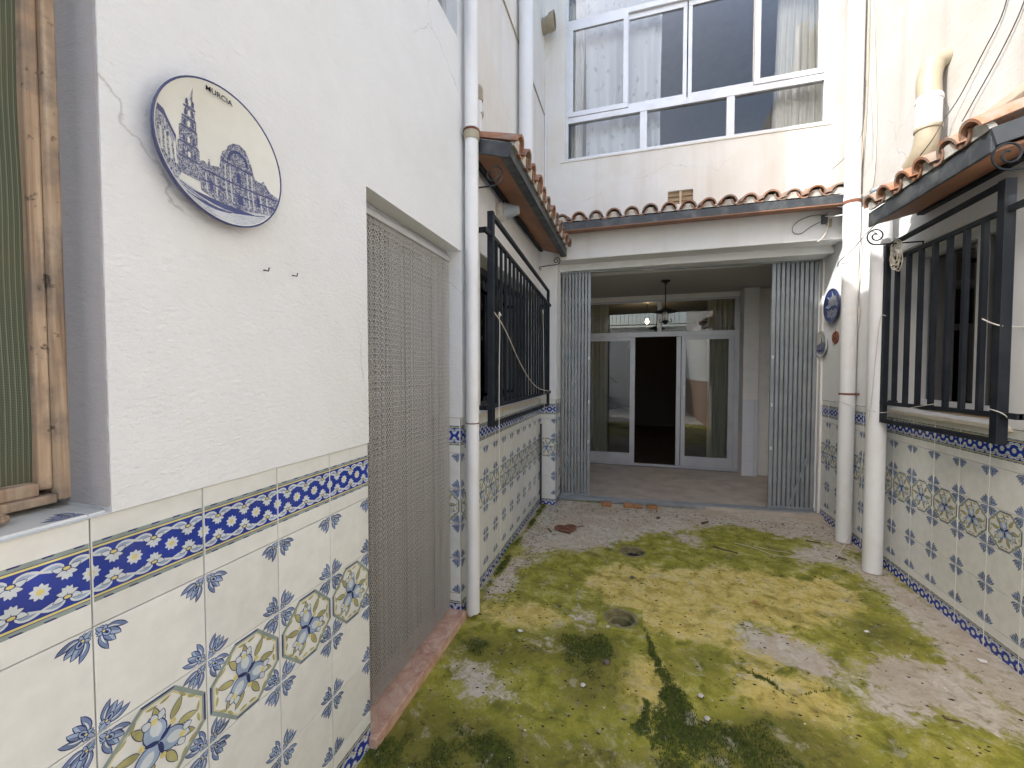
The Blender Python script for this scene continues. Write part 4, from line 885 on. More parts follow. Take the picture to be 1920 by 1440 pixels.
def eave(name, label, base, along, out, n, pitch, ln, slope, rise=0.0, drop_last=False):
    """row of roof tiles on mortar; base = lip point of the first tile, along = direction of the row, out = away from the wall"""
    t = thing(name, label, 'roof', base); a, o = Vector(along), Vector(out); up = Vector((0, 0, 1))
    if a.cross(-o).z < 0: flip = True
    inn = (-o * math.cos(R(slope)) + up * math.sin(R(slope))).normalized(); nz_ = a.cross(inn)
    if nz_.z < 0: nz_ = -nz_
    Fm = Matrix((a, inn, nz_)).transposed()
    cov = [barrel(.068 + .004 * k, .058, ln + .02, .013) for k in range(2)]; chn = barrel(.064, .070, ln - .03, .012, -1)
    pg = plug(.052)
    for k in range(n):
        rg = random.Random(k * 7 + int(base[1] * 100)); j = [rg.uniform(-1, 1) for _ in range(6)]
        p = Vector(base) + a * (pitch * k) + up * (rise * k)
        Rj = Fm @ Matrix.Rotation(j[0] * .03, 3, 'Z') @ Matrix.Rotation(j[1] * .02, 3, 'X') @ Matrix.Rotation(j[5] * .03, 3, 'Y')
        ob = bpy.data.objects.new('roof_tile', cov[k % 2]); COL.objects.link(ob); ob.parent = t
        ob.matrix_basis = Matrix.Translation(p - Vector(base) + nz_ * (.012 + j[2] * .003) + o * (j[3] * .008)) @ Rj.to_4x4()
        ob = bpy.data.objects.new('mortar_plug', pg); COL.objects.link(ob); ob.parent = t
        ob.matrix_basis = Matrix.Translation(p - Vector(base) - o * (.018 + .004 * j[4]) + nz_ * .002) @ Fm.to_4x4()
        if k < n - 1:
            ob = bpy.data.objects.new('roof_tile', chn); COL.objects.link(ob); ob.parent = t
            ob.matrix_basis = Matrix.Translation(p + a * (pitch / 2) - Vector(base) - o * .012 + nz_ * (.060 + .003 * j[3])) @ Rj.to_4x4()
    return t
# beside the grille
el = eave('tiled_eave', 'short clay tile eave with brown soffit over the grille beside the downpipe', (-0.635, 2.262, 2.642), (0, 1, 0), (1, 0, 0), 12, 0.162, 0.33, 14, -0.003)
MB().add([(-.69, 2.22, 2.60), (-.945, 2.22, 2.675), (-.945, 4.14, 2.640), (-.69, 4.14, 2.565), (-.69, 2.22, 2.612), (-.945, 2.22, 2.687), (-.945, 4.14, 2.652), (-.69, 4.14, 2.577)],
         [(0, 1, 2, 3), (7, 6, 5, 4), (0, 4, 5, 1), (1, 5, 6, 2), (2, 6, 7, 3), (3, 7, 4, 0)]).build('soffit', M['soffit'], el)
MB().beam((-.676, 2.20, 2.622), (-.676, 4.15, 2.587), .016, .075).build('edge_board', M['iron_grey'], el, bevel=.002)
MB().beam((-.700, 2.21, 2.583), (-.700, 4.14, 2.548), .045, .006).build('edge_flange', M['iron_grey'], el)
MB().beam((-.925, 2.21, 2.664), (-.925, 4.14, 2.629), .035, .022).build('wall_strip', M['iron'], el)
MB().beam((-.668, 2.195, 2.612), (-.955, 2.195, 2.690), .014, .075).build('end_board', M['iron_grey'], el)
MB().beam((-.70, 2.222, 2.650), (-.965, 2.222, 2.722), .05, .03).build('mortar_bed', M['mortar'], el)
# over the porch
eb = eave('tiled_eave', 'long row of clay roof tiles above the porch opening', (-0.690, 3.990, 2.840), (1, 0, 0), (0, -1, 0), 15, 0.162, 0.50, 14)
MB().box(-.80, 1.70, 4.005, 4.030, 2.762, 2.834).build('edge_board', M['iron_grey'], eb, bevel=.002)
MB().box(-.80, 1.70, 3.995, 4.07, 2.754, 2.7615).build('edge_flange', M['soffit'], eb)
MB().box(-.80, 1.70, 4.031, 4.199, 2.790, 2.800).build('soffit', M['soffit'], eb)
MB().add([(-.80, 4.035, 2.834), (1.70, 4.035, 2.834), (1.70, 4.499, 2.95), (-.80, 4.499, 2.95), (-.80, 4.035, 2.801), (1.70, 4.035, 2.801), (1.70, 4.499, 2.801), (-.80, 4.499, 2.801)], [(0, 1, 2, 3), (4, 5, 6, 7), (0, 1, 5, 4), (1, 2, 6, 5), (2, 3, 7, 6), (3, 0, 4, 7)]).build('mortar_bed', M['mortar'], eb)
# over the opposite grille
er = eave('tiled_eave', 'clay tile eave with brown underside on the sunny side wall', (1.405, 2.318, 2.415), (0, 1, 0), (-1, 0, 0), 6, 0.163, 0.36, 19)
MB().beam((1.440, 2.27, 2.368), (1.440, 3.22, 2.368), .016, .090).build('edge_board', M['iron_grey'], er, bevel=.002)
MB().add([(1.445, 2.28, 2.328), (1.715, 2.28, 2.392), (1.715, 3.20, 2.392), (1.445, 3.20, 2.328), (1.445, 2.28, 2.342), (1.715, 2.28, 2.406), (1.715, 3.20, 2.406), (1.445, 3.20, 2.342)],
         [(0, 1, 2, 3), (7, 6, 5, 4), (0, 4, 5, 1), (1, 5, 6, 2), (2, 6, 7, 3), (3, 7, 4, 0)]).build('soffit', M['soffit'], er)
MB().beam((1.690, 2.28, 2.378), (1.690, 3.20, 2.378), .035, .022).build('wall_strip', M['iron'], er)
MB().beam((1.435, 2.265, 2.385), (1.715, 2.265, 2.465), .016, .075).build('end_board', M['iron_grey'], er)
MB().beam((1.47, 2.285, 2.415), (1.715, 2.285, 2.495), .04, .035).build('mortar_bed', M['mortar'], er)
MB().add([(1.56, 2.29, 2.53), (1.714, 2.29, 2.655), (1.714, 3.20, 2.655), (1.56, 3.20, 2.53), (1.714, 2.29, 2.46), (1.714, 3.20, 2.46)], [(0, 1, 2, 3), (0, 4, 1), (3, 2, 5), (0, 3, 5, 4)]).build('mortar_fillet', M['mortar'], er)
MB().beam((1.700, 2.05, 2.690), (1.700, 3.60, 2.700), .035, .045, (0, 0, 1)).build('wall_batten', simple('tan_painted_batten', (0.50, 0.41, 0.33), 0.85, var=0.15, dirt=(0.3, 0.22, 0.16)), er, bevel=.006)

# ================================================================== WROUGHT IRON
def scroll_path(c, r0, turns, a0, sgn, n=34, shrink=0.78):
    return [(c[0] + sgn * r0 * (1 - shrink * t) * math.cos(a0 + turns * 2 * math.pi * t), c[1], c[2] + r0 * (1 - shrink * t) * math.sin(a0 + turns * 2 * math.pi * t)) for t in [i / n for i in range(n + 1)]]
def bracket(label, c, r0, wall_x, sgn, drop=0.0, mat='iron'):
    t = thing('scroll_bracket', label, 'bracket', (wall_x, c[1], c[2] - r0))
    p = [(wall_x, c[1], c[2] - r0 + drop), ((wall_x + c[0]) / 2, c[1], c[2] - r0 + drop * .3)] + scroll_path(c, r0, 1.55, -math.pi / 2, sgn)
    MB().tube(p, .0045, 6).build('scroll', M[mat], t, smooth=True)
    MB().tube([(wall_x, c[1], c[2] - r0 + drop), (wall_x + sgn * .006, c[1], c[2] - r0 - .03), (wall_x + sgn * .018, c[1], c[2] - r0 - .045), (wall_x + sgn * .022, c[1], c[2] - r0 - .030), (wall_x + sgn * .014, c[1], c[2] - r0 - .026)], .004, 6).build('tail', M[mat], t, smooth=True)
    return t
bracket('grey iron scroll under the eave end beside the white downpipe', (-.800, 2.30, 2.545), .062, -.946, 1, mat='iron_grey')
bracket('small black scroll under the eave at the tiled pier', (-.765, 4.12, 2.510), .040, -.946, 1, drop=-.012)
bracket('thick black scroll at the open end of the sunny eave', (1.470, 2.235, 2.292), .062, 1.714, -1)
bracket('curled black scroll behind the twin pipes on the side wall', (1.470, 3.205, 2.262), .055, 1.714, -1)

def window_grille(label, X0, X1, Y0, Y1, top, bar_top, bar_bot, bot, nb, wall_x, post, bar):
    """free-standing iron window guard; tops may fall from the first end to the second"""
    t = thing('window_grille', label, 'grille', (X0, (Y0 + Y1) / 2, min(bot)))
    L_ = lambda p, f: p[0] + (p[1] - p[0]) * f
    X = lambda f: X0 + (X1 - X0) * f
    for f, y in ((0, Y0), (1, Y1)): MB().beam((X(f), y, L_(bot, f)), (X(f), y, L_(top, f)), post[f], post[f], (0, 1, 0)).build('post', M['iron'], t, bevel=.002)
    for nm, h, w in (('top_rail', top, .022), ('bar_rail', bar_top, .020), ('bar_rail', bar_bot, .020), ('bottom_rail', bot, .022)):
        dz = -.011 if nm == 'top_rail' else (.011 if nm == 'bottom_rail' else 0)
        MB().beam((X(0), Y0, h[0] + dz), (X(1), Y1, h[1] + dz), w, w + .004).build(nm, M['iron'], t, bevel=.002)
    for k in range(1, nb + 1):
        f = k / (nb + 1); y = Y0 + (Y1 - Y0) * f
        MB().beam((X(f), y, L_(bar_bot, f)), (X(f), y, L_(bar_top, f)), bar, bar, (0, 1, 0)).build('bar', M['iron'], t)
    for f, y in ((0, Y0), (1, Y1)):
        for h in (bar_top, bar_bot):
            oy = .035 * (-1 if f == 0 else 1)
            MB().beam((X(f), y, L_(h, f)), (X(f), y + oy * 3, L_(h, f)), .02, .026).beam((X(f), y + oy * 3 - .01 * (1 if oy > 0 else -1), L_(h, f)), (wall_x, y + oy * 3 - .01 * (1 if oy > 0 else -1), L_(h, f)), .02, .026).build('wall_stay', M['iron'], t)
    return t
window_grille('long black iron bar grille in front of the dark window', -.812, -.842, 2.285, 4.085, (2.328, 2.215), (2.195, 2.075), (1.190, 1.185), (1.070, 1.048), 17, -.95, (.036, .026), .016)
window_grille('black iron bar grille on the sunny side wall over the pale sill', 1.600, 1.600, 2.435, 3.345, (2.262, 2.235), (2.125, 2.120), (1.200, 1.185), (1.065, 1.055), 7, 1.72, (.042, .030), .021)

# folding steel gate
def gate_stack(label, x0, x1, n, yl, brace, stile_first):
    t = thing('folding_gate', label, 'gate', ((x0 + x1) / 2, yl(0.5 * (x0 + x1)), .03)); pitch = (x1 - x0) / n
    for k in range(n):
        x = x0 + pitch * (k + .5); y = yl(x); w = pitch * (.66 if not (k == (0 if stile_first else n - 1)) else .80)
        b_ = MB(); b_.box(x - w / 2, x + w / 2, y - .012, y - .009, .045, 2.448); b_.box(x - w / 2, x - w / 2 + .003, y - .009, y + .018, .045, 2.448); b_.box(x + w / 2 - .003, x + w / 2, y - .009, y + .018, .045, 2.448)
        b_.build('bar', M['gate_steel'], t, bevel=.0015)
    for z in (.35, .95, 1.55, 2.15):
        for k in range(n - 1):
            xa, xb = x0 + pitch * (k + .5), x0 + pitch * (k + 1.5); s_ = 1 if k % 2 else -1
            MB().beam((xa, yl(xa) + .016, z - .09 * s_), (xb, yl(xb) + .016, z + .09 * s_), .004, .014, (0, 1, 0)).build('lattice_link', M['gate_steel'], t)
    (bx0, bz0), (bx1, bz1) = brace
    MB().beam((bx0, yl(bx0) - .018, bz0), (bx1, yl(bx1) - .018, bz1), .018, .005, (0, 1, 0)).build('diagonal_brace', M['gate_steel'], t)
    MB().beam((x0, yl(x0), .052), (x1, yl(x1), .052), .03, .026).build('foot_rail', M['gate_steel'], t)
    for z in (.62, 1.05, 1.52): 
        xx = x1 - pitch * .5 if not stile_first else x0 + pitch * .5
        MB().box(xx - .008, xx + .008, yl(xx) - .022, yl(xx) - .0125, z, z + .035).build('catch', M['alu_white'], t, bevel=.002)
    return t
gy_ = lambda x: 4.450 + (x + .76) * .078
gate_stack('narrow folded half of the blue grey steel gate against the tiled pier', -.765, -.455, 9, gy_, ((-.748, .62), (-.585, .05)), False)
gate_stack('wide folded half of the blue grey steel gate against the side wall', 1.275, 1.680, 10, gy_, ((1.625, .60), (1.455, .05)), True)
tr = thing('gate_track', 'flat grey steel floor track of the folding gate', 'track', (.45, 4.46, 0))
for dy in (-.050, -.012, .026): MB().beam((-.775, gy_(-.775) + dy, .020), (1.69, gy_(1.69) + dy, .020), .028, .034).build('track_rail', M['gate_steel'], tr, bevel=.002)
MB().beam((-.775, gy_(-.775), .008), (1.69, gy_(1.69), .008), .12, .012).build('track_plate', M['gate_steel'], tr)
tt = MB().beam((-.79, gy_(-.79), 2.455), (1.69, gy_(1.69), 2.455), .045, .012).build('gate_head_rail', M['gate_steel'], org=(.4, 4.5, 2.455)); tag(tt, 'thin steel head rail along the top of the porch opening', 'rail')
jb = MB().box(1.688, 1.7185, 4.655, 4.74, 0.0, 2.463).build('gate_jamb', M['plaster_white'], org=(1.69, 4.55, 0), bevel=.004); tag(jb, 'narrow white plaster jamb behind the wide folded gate', 'jamb')

# ================================================================== SLIDING DOORS, CURTAINS, LAMPS
sd = thing('sliding_door', 'grey aluminium sliding glass doors standing open at the back of the porch', 'door', (.25, 6.2, .03))
fr = MB()
for q in ((-.90, 1.35, .03, .060), (-.90, 1.35, 2.375, 2.405), (-.90, -.86, .06, 2.375), (1.285, 1.35, .06, 2.375), (-.86, 1.285, 1.885, 1.955)): fr.box(q[0], q[1], 6.17, 6.235, q[2], q[3])
fr.box(.300, .355, 6.175, 6.23, 1.955, 2.375); fr.build('frame', M['alu'], sd, bevel=.002)
for a, b in ((-.86, .300), (.355, 1.285)): MB().box(a, b, 6.20, 6.205, 1.955, 2.375).build('transom_pane', M['glass'], sd)
for a, b, yy in ((-.86, .002, 6.172), (.622, 1.284, 6.172)):
    s_ = MB()
    for q in ((a, b, .062, .205), (a, b, 1.835, 1.884), (a, a + .055, .205, 1.835), (b - .07, b, .205, 1.835)): s_.box(q[0], q[1], yy, yy + .03, q[2], q[3])
    so = s_.build('leaf', M['alu'], sd, bevel=.002); MB().box(a + .055, b - .07, yy + .012, yy + .017, .205, 1.835).build('pane', M['glass'], so)
MB().box(.560, .618, 6.205, 6.232, .062, 1.884).build('meeting_stile', M['alu'], sd, bevel=.002)
MB().box(.640, .665, 6.135, 6.170, 1.05, 1.20).build('handle', M['alu_white'], sd, bevel=.004)
def curtain(name, label, x0, x1, z0, z1, y, folds, amp, mat, group=None, tilt=0.0):
    mb = MB(); nx, nz_ = folds * 10, 14; ph = random.uniform(0, 6)
    for i in range(nx + 1):
        u = i / nx
        for j in range(nz_ + 1):
            w = j / nz_; a_ = amp * (0.55 + 0.45 * (1 - w)) 
            xx = x0 + (x1 - x0) * u + tilt * (1 - w) * (u - .5) + .006 * math.sin(w * 5 + u * 9)
            mb.v.append((xx, y + a_ * math.sin(u * folds * 2 * math.pi + ph + .6 * math.sin(w * 3)) + .3 * a_ * math.sin(u * folds * 4.3 + 1), z0 + (z1 - z0) * w))
    for i in range(nx):
        for j in range(nz_): k = i * (nz_ + 1) + j; mb.f.append((k, k + nz_ + 1, k + nz_ + 2, k + 1)); mb.m.append(0)
    o = mb.build(name, M[mat], org=((x0 + x1) / 2, y, z0), smooth='all', recalc=False); return tag(o, label, 'curtain', group)
curtain('curtain', 'beige curtain drawn behind the sliding door beside the narrow gate half', -.84, -.385, .06, 2.52, 6.33, 7, .020, 'curtain_beige')
curtain('curtain', 'greenish beige curtain drawn behind the sliding door beside the pillar', .975, 1.30, .06, 2.52, 6.33, 5, .020, 'curtain_beige')
curtain('curtain', 'bunched pale curtain at the pier side of the gallery window', -.74, -.56, 3.3, 5.5, 4.72, 5, .022, 'curtain_cream', tilt=-.05)
curtain('curtain', 'wide white lace curtain with leaf pattern in the gallery window', -.55, .24, 3.3, 5.5, 4.70, 6, .020, 'curtain_lace')
curtain('curtain', 'cream pleated curtain in the gallery window next to the tall pipe', 1.34, 1.735, 3.3, 5.5, 4.72, 8, .028, 'curtain_cream', tilt=.15)

pn = thing('pendant_lamp', 'black iron pendant lantern hanging from the porch ceiling', 'lamp', (.340, 5.20, 1.93)); px_, py_ = .340, 5.20
MB().lathe([(.0, 2.469), (.055, 2.468), (.045, 2.452), (.014, 2.438), (.008, 2.42)], 20, (px_, py_, 0)).build('canopy', M['black'], pn, smooth=True)
MB().tube([(px_, py_, 2.43), (px_, py_, 2.13)], .006, 8).build('rod', M['black'], pn)
MB().lathe([(.004, 2.150), (.03, 2.140), (.085, 2.118), (.130, 2.098), (.128, 2.094), (.08, 2.108), (.02, 2.122)], 28, (px_, py_, 0)).build('shade', M['black'], pn, smooth=True)
MB().lathe([(.02, 2.10), (.026, 2.085), (.028, 2.03), (.020, 2.005), (.0, 2.003)], 16, (px_, py_, 0)).build('lamp_glass', M['lamp_white'], pn, smooth=True)
MB().lathe([(.0, 1.945), (.012, 1.955), (.03, 1.975), (.045, 1.990), (.02, 2.003)], 16, (px_, py_, 0)).build('base', M['black'], pn, smooth=True)
for k in range(3):
    a = k * 2.094 + .4; d = Vector((math.cos(a), math.sin(a), 0)); o_ = Vector((px_, py_, 1.99))
    pts = [o_ + d * .02, o_ + d * .045 + Vector((0, 0, -.014)), o_ + d * .075 + Vector((0, 0, -.006)), o_ + d * .085 + Vector((0, 0, .018)), o_ + d * .07 + Vector((0, 0, .03)), o_ + d * .06 + Vector((0, 0, .018))]
    MB().tube(pts, .004, 6).build('scroll_arm', M['black'], pn, smooth=True)
    MB().tube([o_ + d * .034 + Vector((0, 0, .0)), o_ + d * .036 + Vector((0, 0, .105))], .003, 6).build('stay', M['black'], pn)
def lit(name, col, st):
    m, nt, b = new_mat(name); b.inputs['Emission Color'].default_value = (*col, 1); b.inputs['Emission Strength'].default_value = st; b.inputs['Base Color'].default_value = (.8, .7, .6, 1); return m
def room_lamp(label, p, r_up, watts, em):
    t = thing('room_lamp', label, 'lamp', (p[0], p[1], p[2] - .05))
    MB().lathe([(.0, r_up), (.06, r_up - .002), (.05, r_up - .025), (.015, r_up - .04)], 16, (p[0], p[1], 0)).build('canopy', M['rust'], t, smooth=True)
    MB().tube([(p[0], p[1], r_up - .03), (p[0], p[1], p[2] + .04)], .005, 6).build('cord', M['black'], t)
    MB().lathe([(.0, -.045), (.02, -.035), (.03, -.012), (.024, .015), (.012, .04), (.0, .042)], 14, p).build('bulb', lit('warm_bulb', (1, .72, .42), em), t, smooth=True)
    ld = bpy.data.lights.new('bulb_light', 'POINT'); ld.energy = watts; ld.color = (1, .72, .42); ld.shadow_soft_size = .035
    lo = bpy.data.objects.new('bulb_light', ld); COL.objects.link(lo); lo.parent = t; lo.location = (0, 0, .05 - .095)
room_lamp('lit bulb on the living room ceiling seen through the glass over the doors', (.195, 7.5, 2.26), 2.599, 1.6, 26)
room_lamp('warm lamp glowing behind the patterned inner door of the side room', (2.45, 4.02, 1.80), 2.599, 12.0, 14)

# ================================================================== PIPES
def pipe(name, label, path, r, mat, cat='pipe', n=18):
    t = thing(name, label, cat, path[0]); MB().tube(path, r, n).build('tube', M[mat], t, smooth=True); return t
def collar(t, p, r, h, mat, ax=(0, 0, 1)):
    d = Vector(ax).normalized() * (h / 2); o = MB().tube([Vector(p) - d, Vector(p) - d * .6, Vector(p) + d * .6, Vector(p) + d], [r * .97, r, r, r * .97], 20).build('collar', M[mat], t, smooth=True); return o
def bend(pts, n=6):
    """round the corners of a polyline"""
    P = [Vector(p) for p in pts]; out = [P[0]]
    for i in range(1, len(P) - 1):
        a, b, c = P[i - 1], P[i], P[i + 1]; l = min((a - b).length, (c - b).length) * .45
        s_, e_ = b + (a - b).normalized() * l, b + (c - b).normalized() * l
        out += [s_.lerp(b, t).lerp(b.lerp(e_, t), t) for t in [k / n for k in range(n + 1)]]
    return out + [P[-1]]
t = pipe('downpipe', 'white round downpipe at the corner beside the chain curtain', [(-.870, 2.135, .030), (-.872, 2.135, 4.70)], .0375, 'pvc')
collar(t, (-.871, 2.135, 2.690), .043, .050, 'pvc_cream'); collar(t, (-.871, 2.135, 2.715), .046, .012, 'rust'); collar(t, (-.870, 2.135, 1.108), .0395, .006, 'rust')
MB().tube([(-.893, 2.150, -.01), (-.893, 2.150, .06)], .018, 12).build('outlet', M['pvc'], t, smooth=True)
t = pipe('downpipe', 'broad white downpipe on the upper wall above the short eave', [(-.900, 3.42, 2.72), (-.900, 3.42, 7.4)], .060, 'pvc'); collar(t, (-.9, 3.42, 4.9), .066, .05, 'pvc')
t = pipe('downpipe', 'tall white downpipe with rusty bands rising beside the round blue plates', [(1.652, 3.965, .005), (1.652, 3.965, 5.0)], .054, 'pvc', n=24)
collar(t, (1.652, 3.965, 2.62), .058, .34, 'pvc'); collar(t, (1.652, 3.965, 2.745), .0595, .030, 'rust'); collar(t, (1.652, 3.965, 1.214), .0555, .018, 'rust')
MB().beam((1.66, 3.965, 1.214), (1.72, 3.92, 1.214), .016, .016).build('clamp_stud', M['rust'], t)
t = pipe('downpipe', 'short white pipe standing on the floor in front of the side wall grille', [(1.600, 3.425, .002), (1.600, 3.425, 2.56)], .056, 'pvc', n=24)
collar(t, (1.6, 3.425, 2.57), .062, .09, 'pvc_grey'); collar(t, (1.6, 3.425, 2.63), .065, .02, 'pvc_grey')
t = thing('vent_pipe', 'bent cream drain pipe jutting from the sunny wall above the eave', 'pipe', (1.72, 3.06, 3.22))
MB().tube(bend([(1.740, 3.060, 3.225), (1.660, 3.065, 3.205), (1.622, 3.035, 3.10), (1.618, 3.015, 2.96)], 5), .056, 18).build('elbow', M['pvc_cream'], t, smooth=True)
MB().tube([(1.618, 3.015, 2.985), (1.614, 3.010, 2.80)], .058, 18).build('sleeve', M['pvc'], t, smooth=True)
collar(t, (1.6175, 3.014, 2.965), .062, .022, 'pvc', (-.004, -.005, -.175)); collar(t, (1.614, 3.010, 2.800), .063, .020, 'pvc_cream', (-.004, -.005, -.175))
MB().tube(bend([(1.614, 3.010, 2.80), (1.612, 3.025, 2.70), (1.608, 3.125, 2.64)], 5), .056 , 18).build('lower_elbow', M['pvc_cream'], t, smooth=True)
MB().tube([(1.608, 3.105, 2.645), (1.602, 3.40, 2.585)], .036, 16).build('branch', M['pvc'], t, smooth=True); collar(t, (1.607, 3.145, 2.635), .043, .03, 'pvc', (0, .32, -.06))
t = thing('vent_pipe', 'short dirty pipe mouth poking out beside the gallery window', 'pipe', (-.975, 4.43, 5.06))
MB().lathe([(.072, 0), (.072, .08), (.086, .085), (.086, .150), (.074, .152), (.070, .05)], 20, (-.975, 4.400, 5.065), Matrix(((0, 0, .93), (0, 1, -.36), (1, 0, 0))), closed_ends=False).build('mouth', M['pvc_cream'], t, smooth=True)
MB().lathe([(.0, .06), (.073, .061)], 20, (-.975, 4.400, 5.065), Matrix(((0, 0, .93), (0, 1, -.36), (1, 0, 0)))).build('dark_inside', M['cable_dark'], t)
t = thing('waste_pipe', 'thin white pipe with elbow above the eave end', 'pipe', (-.945, 2.44, 2.76))
MB().tube([(-.945, 2.44, 2.74), (-.945, 2.44, 3.13)], .019, 12).build('tube', M['pvc'], t, smooth=True)
MB().tube(bend([(-.945, 2.44, 3.08), (-.945, 2.44, 3.16), (-.985, 2.47, 3.17)]), .026, 12).build('elbow', M['pvc_cream'], t, smooth=True); MB().tube(bend([(-.945, 2.44, 2.99), (-.945, 2.47, 3.02), (-.985, 2.52, 3.02)]), .024, 12).build('branch', M['pvc_cream'], t, smooth=True)
t = thing('wall_spout', 'grey sheet metal spout under the short eave with crumbling mortar', 'spout', (-.95, 2.82, 2.52))
MB().lathe([(.052, 0), (.050, .05), (.058, .055), (.030, .15), (.0, .153)], 18, (-.945, 2.82, 2.535), Matrix(((0, 0, 1), (0, 1, 0), (1, 0, 0)))).build('cone', M['pvc_grey'], t, smooth=True)
MB().lathe([(.066, -.01), (.064, .025), (.056, .045), (.060, .06), (.05, .062)], 14, (-.945, 2.82, 2.535), Matrix(((0, 0, 1), (0, 1, 0), (1, 0, 0)))).build('mortar_collar', M['mortar'], t)
t = pipe('conduit', 'thin white conduit running up the inner corner by the gallery window', [(-.962, 4.485, 2.98), (-.962, 4.485, 4.20)], .010, 'pvc', n=10)
MB().tube([(-.968, 4.47, 4.19), (-.968, 2.4, 4.18)], .006, 8).build('cable_run', M['pvc_cream'], t, smooth=True)
t = pipe('conduit', 'thin grey metal tube standing against the tiles by the pier', [(-.932, 4.165, .0), (-.932, 4.165, .85)], .010, 'iron_grey', n=10)

# ================================================================== PLATES ON THE WALLS
def plate_h(r, Rr): return 0.020 * (r / Rr) ** 2.6
def dish(t, c, Rr, side, rim_mat, face_mat, lip=.012):
    Mx = tile_frame(side)
    MB().lathe([(Rr * q, plate_h(Rr * q, Rr)) for q in (0.0001, .15, .3, .45, .6, .7, .8, .88, .94, .975)], 64, c, Mx, closed_ends=False).build('dish', M[face_mat], t, smooth='all')
    MB().lathe([(Rr * .972, plate_h(Rr * .97, Rr)), (Rr * .99, plate_h(Rr, Rr) + .001), (Rr * 1.0, plate_h(Rr, Rr) - .002), (Rr * .985, .010), (Rr * .6, -.014), (Rr * .3, -.014)], 64, c, Mx, closed_ends=False).build('rim', M[rim_mat], t, smooth='all')
def paint_on(t, name, c, Rr, side, poly, mat, lift=.0006, cuts=3):
    bm = bmesh.new(); vs = [bm.verts.new((p[0] * Rr, p[1] * Rr, 0)) for p in poly]; bm.faces.new(vs); bmesh.ops.triangulate(bm, faces=bm.faces[:])
    for _ in range(cuts): bmesh.ops.subdivide_edges(bm, edges=[e for e in bm.edges if e.calc_length() > .012], cuts=1); bmesh.ops.triangulate(bm, faces=bm.faces[:])
    Mx = tile_frame(side)
    for v in bm.verts:
        r = math.hypot(v.co.x, v.co.y)
        if r > Rr * .97: v.co *= Rr * .97 / r; r = Rr * .97
        v.co = Mx @ Vector((v.co.x, v.co.y, plate_h(r, Rr) + lift)) + Vector(c) - WORG[t.name]
    me_ = bpy.data.meshes.new(name); bm.to_mesh(me_); bm.free(); me_.materials.append(M[mat]); return link(name, me_, t, WORG[t.name])
PC, PR = (-0.906, 0.717, 1.883), 0.150
pt = thing('souvenir_plate', 'large cream souvenir plate with blue church engraving hung beside the doorway', 'plate', (-0.924, .717, 1.733))
dish(pt, PC, PR, '+x', 'plate_rim', 'plate_cream')
nm = 'painted_scene'
arc = lambda a0, a1, n: [(.96 * math.cos(R(a0 + (a1 - a0) * i / n)), .96 * math.sin(R(a0 + (a1 - a0) * i / n))) for i in range(n + 1)]
paint_on(pt, nm, PC, PR, '+x', [(-.69, -.60), (-.40, -.66), (.10, -.70), (.76, -.58)] + arc(-38, -140, 12), 'eng_pale')
paint_on(pt, nm, PC, PR, '+x', [(-.93, .22), (-.84, .20), (-.66, -.03), (-.64, -.33), (-.63, -.52), (-.69, -.62)] + arc(-140, -195, 6), 'eng_mid', .0007)
paint_on(pt, nm, PC, PR, '+x', [(-.93, .24), (-.84, .22), (-.66, -.02), (-.66, -.08), (-.84, .14), (-.94, .16)], 'plate_rim', .0009)
for q in range(4): paint_on(pt, nm, PC, PR, '+x', [(-.90 + q * .066, -.02 - q * .03), (-.87 + q * .066, -.04 - q * .03), (-.865 + q * .066, -.32 - q * .03), (-.895 + q * .066, -.32 - q * .03)], 'plate_cream', .0009, 1)
tower = [(-.64, -.50), (-.64, -.06), (-.615, -.05), (-.615, .16), (-.58, .19), (-.575, .30), (-.54, .33), (-.535, .44), (-.50, .50), (-.475, .56), (-.468, .64), (-.456, .74), (-.444, .64), (-.436, .56), (-.41, .50), (-.39, .44), (-.385, .33), (-.365, .30), (-.36, .19), (-.345, .16), (-.34, -.05), (-.32, -.06), (-.32, -.50)]
paint_on(pt, nm, PC, PR, '+x', tower, 'eng_dark', .0008)
for z_ in (-.26, -.06, .16, .30, .44):
    hw = .16 - (z_ + .26) * .10; paint_on(pt, nm, PC, PR, '+x', [(-.475 - hw, z_), (-.475 + hw, z_), (-.475 + hw, z_ + .022), (-.475 - hw, z_ + .022)], 'plate_rim', .0010, 1)
    for sx in (-.5, 0, .5): paint_on(pt, nm, PC, PR, '+x', [(-.475 + sx * hw - .018, z_ + .04), (-.475 + sx * hw + .018, z_ + .04), (-.475 + sx * hw + .018, z_ + .10), (-.475 + sx * hw, z_ + .12), (-.475 + sx * hw - .018, z_ + .10)], 'plate_rim' if sx else 'plate_cream', .0011, 0)
nave = [(-.34, -.62), (-.34, -.20), (-.26, -.16), (-.20, -.19), (-.19, -.10), (-.17, -.10), (-.16, -.18), (-.02, -.14), (.00, .02), (.03, .12), (.10, .18), (.12, .25), (.20, .32), (.30, .35), (.40, .31), (.45, .22), (.50, .12), (.53, .02), (.56, -.08), (.66, -.10), (.70, -.05), (.73, -.10), (.80, -.20), (.93, -.26), (.90, -.42), (.76, -.60), (.19, -.70), (-.10, -.69)]
paint_on(pt, nm, PC, PR, '+x', nave, 'eng_dark', .0008); 
for q in ((-.30, .90, -.30), (-.32, .84, -.46), (.02, .52, -.02)): paint_on(pt, nm, PC, PR, '+x', [(q[0], q[2]), (q[1], q[2] - .02), (q[1], q[2] + .004), (q[0], q[2] + .024)], 'plate_rim', .0010, 2)
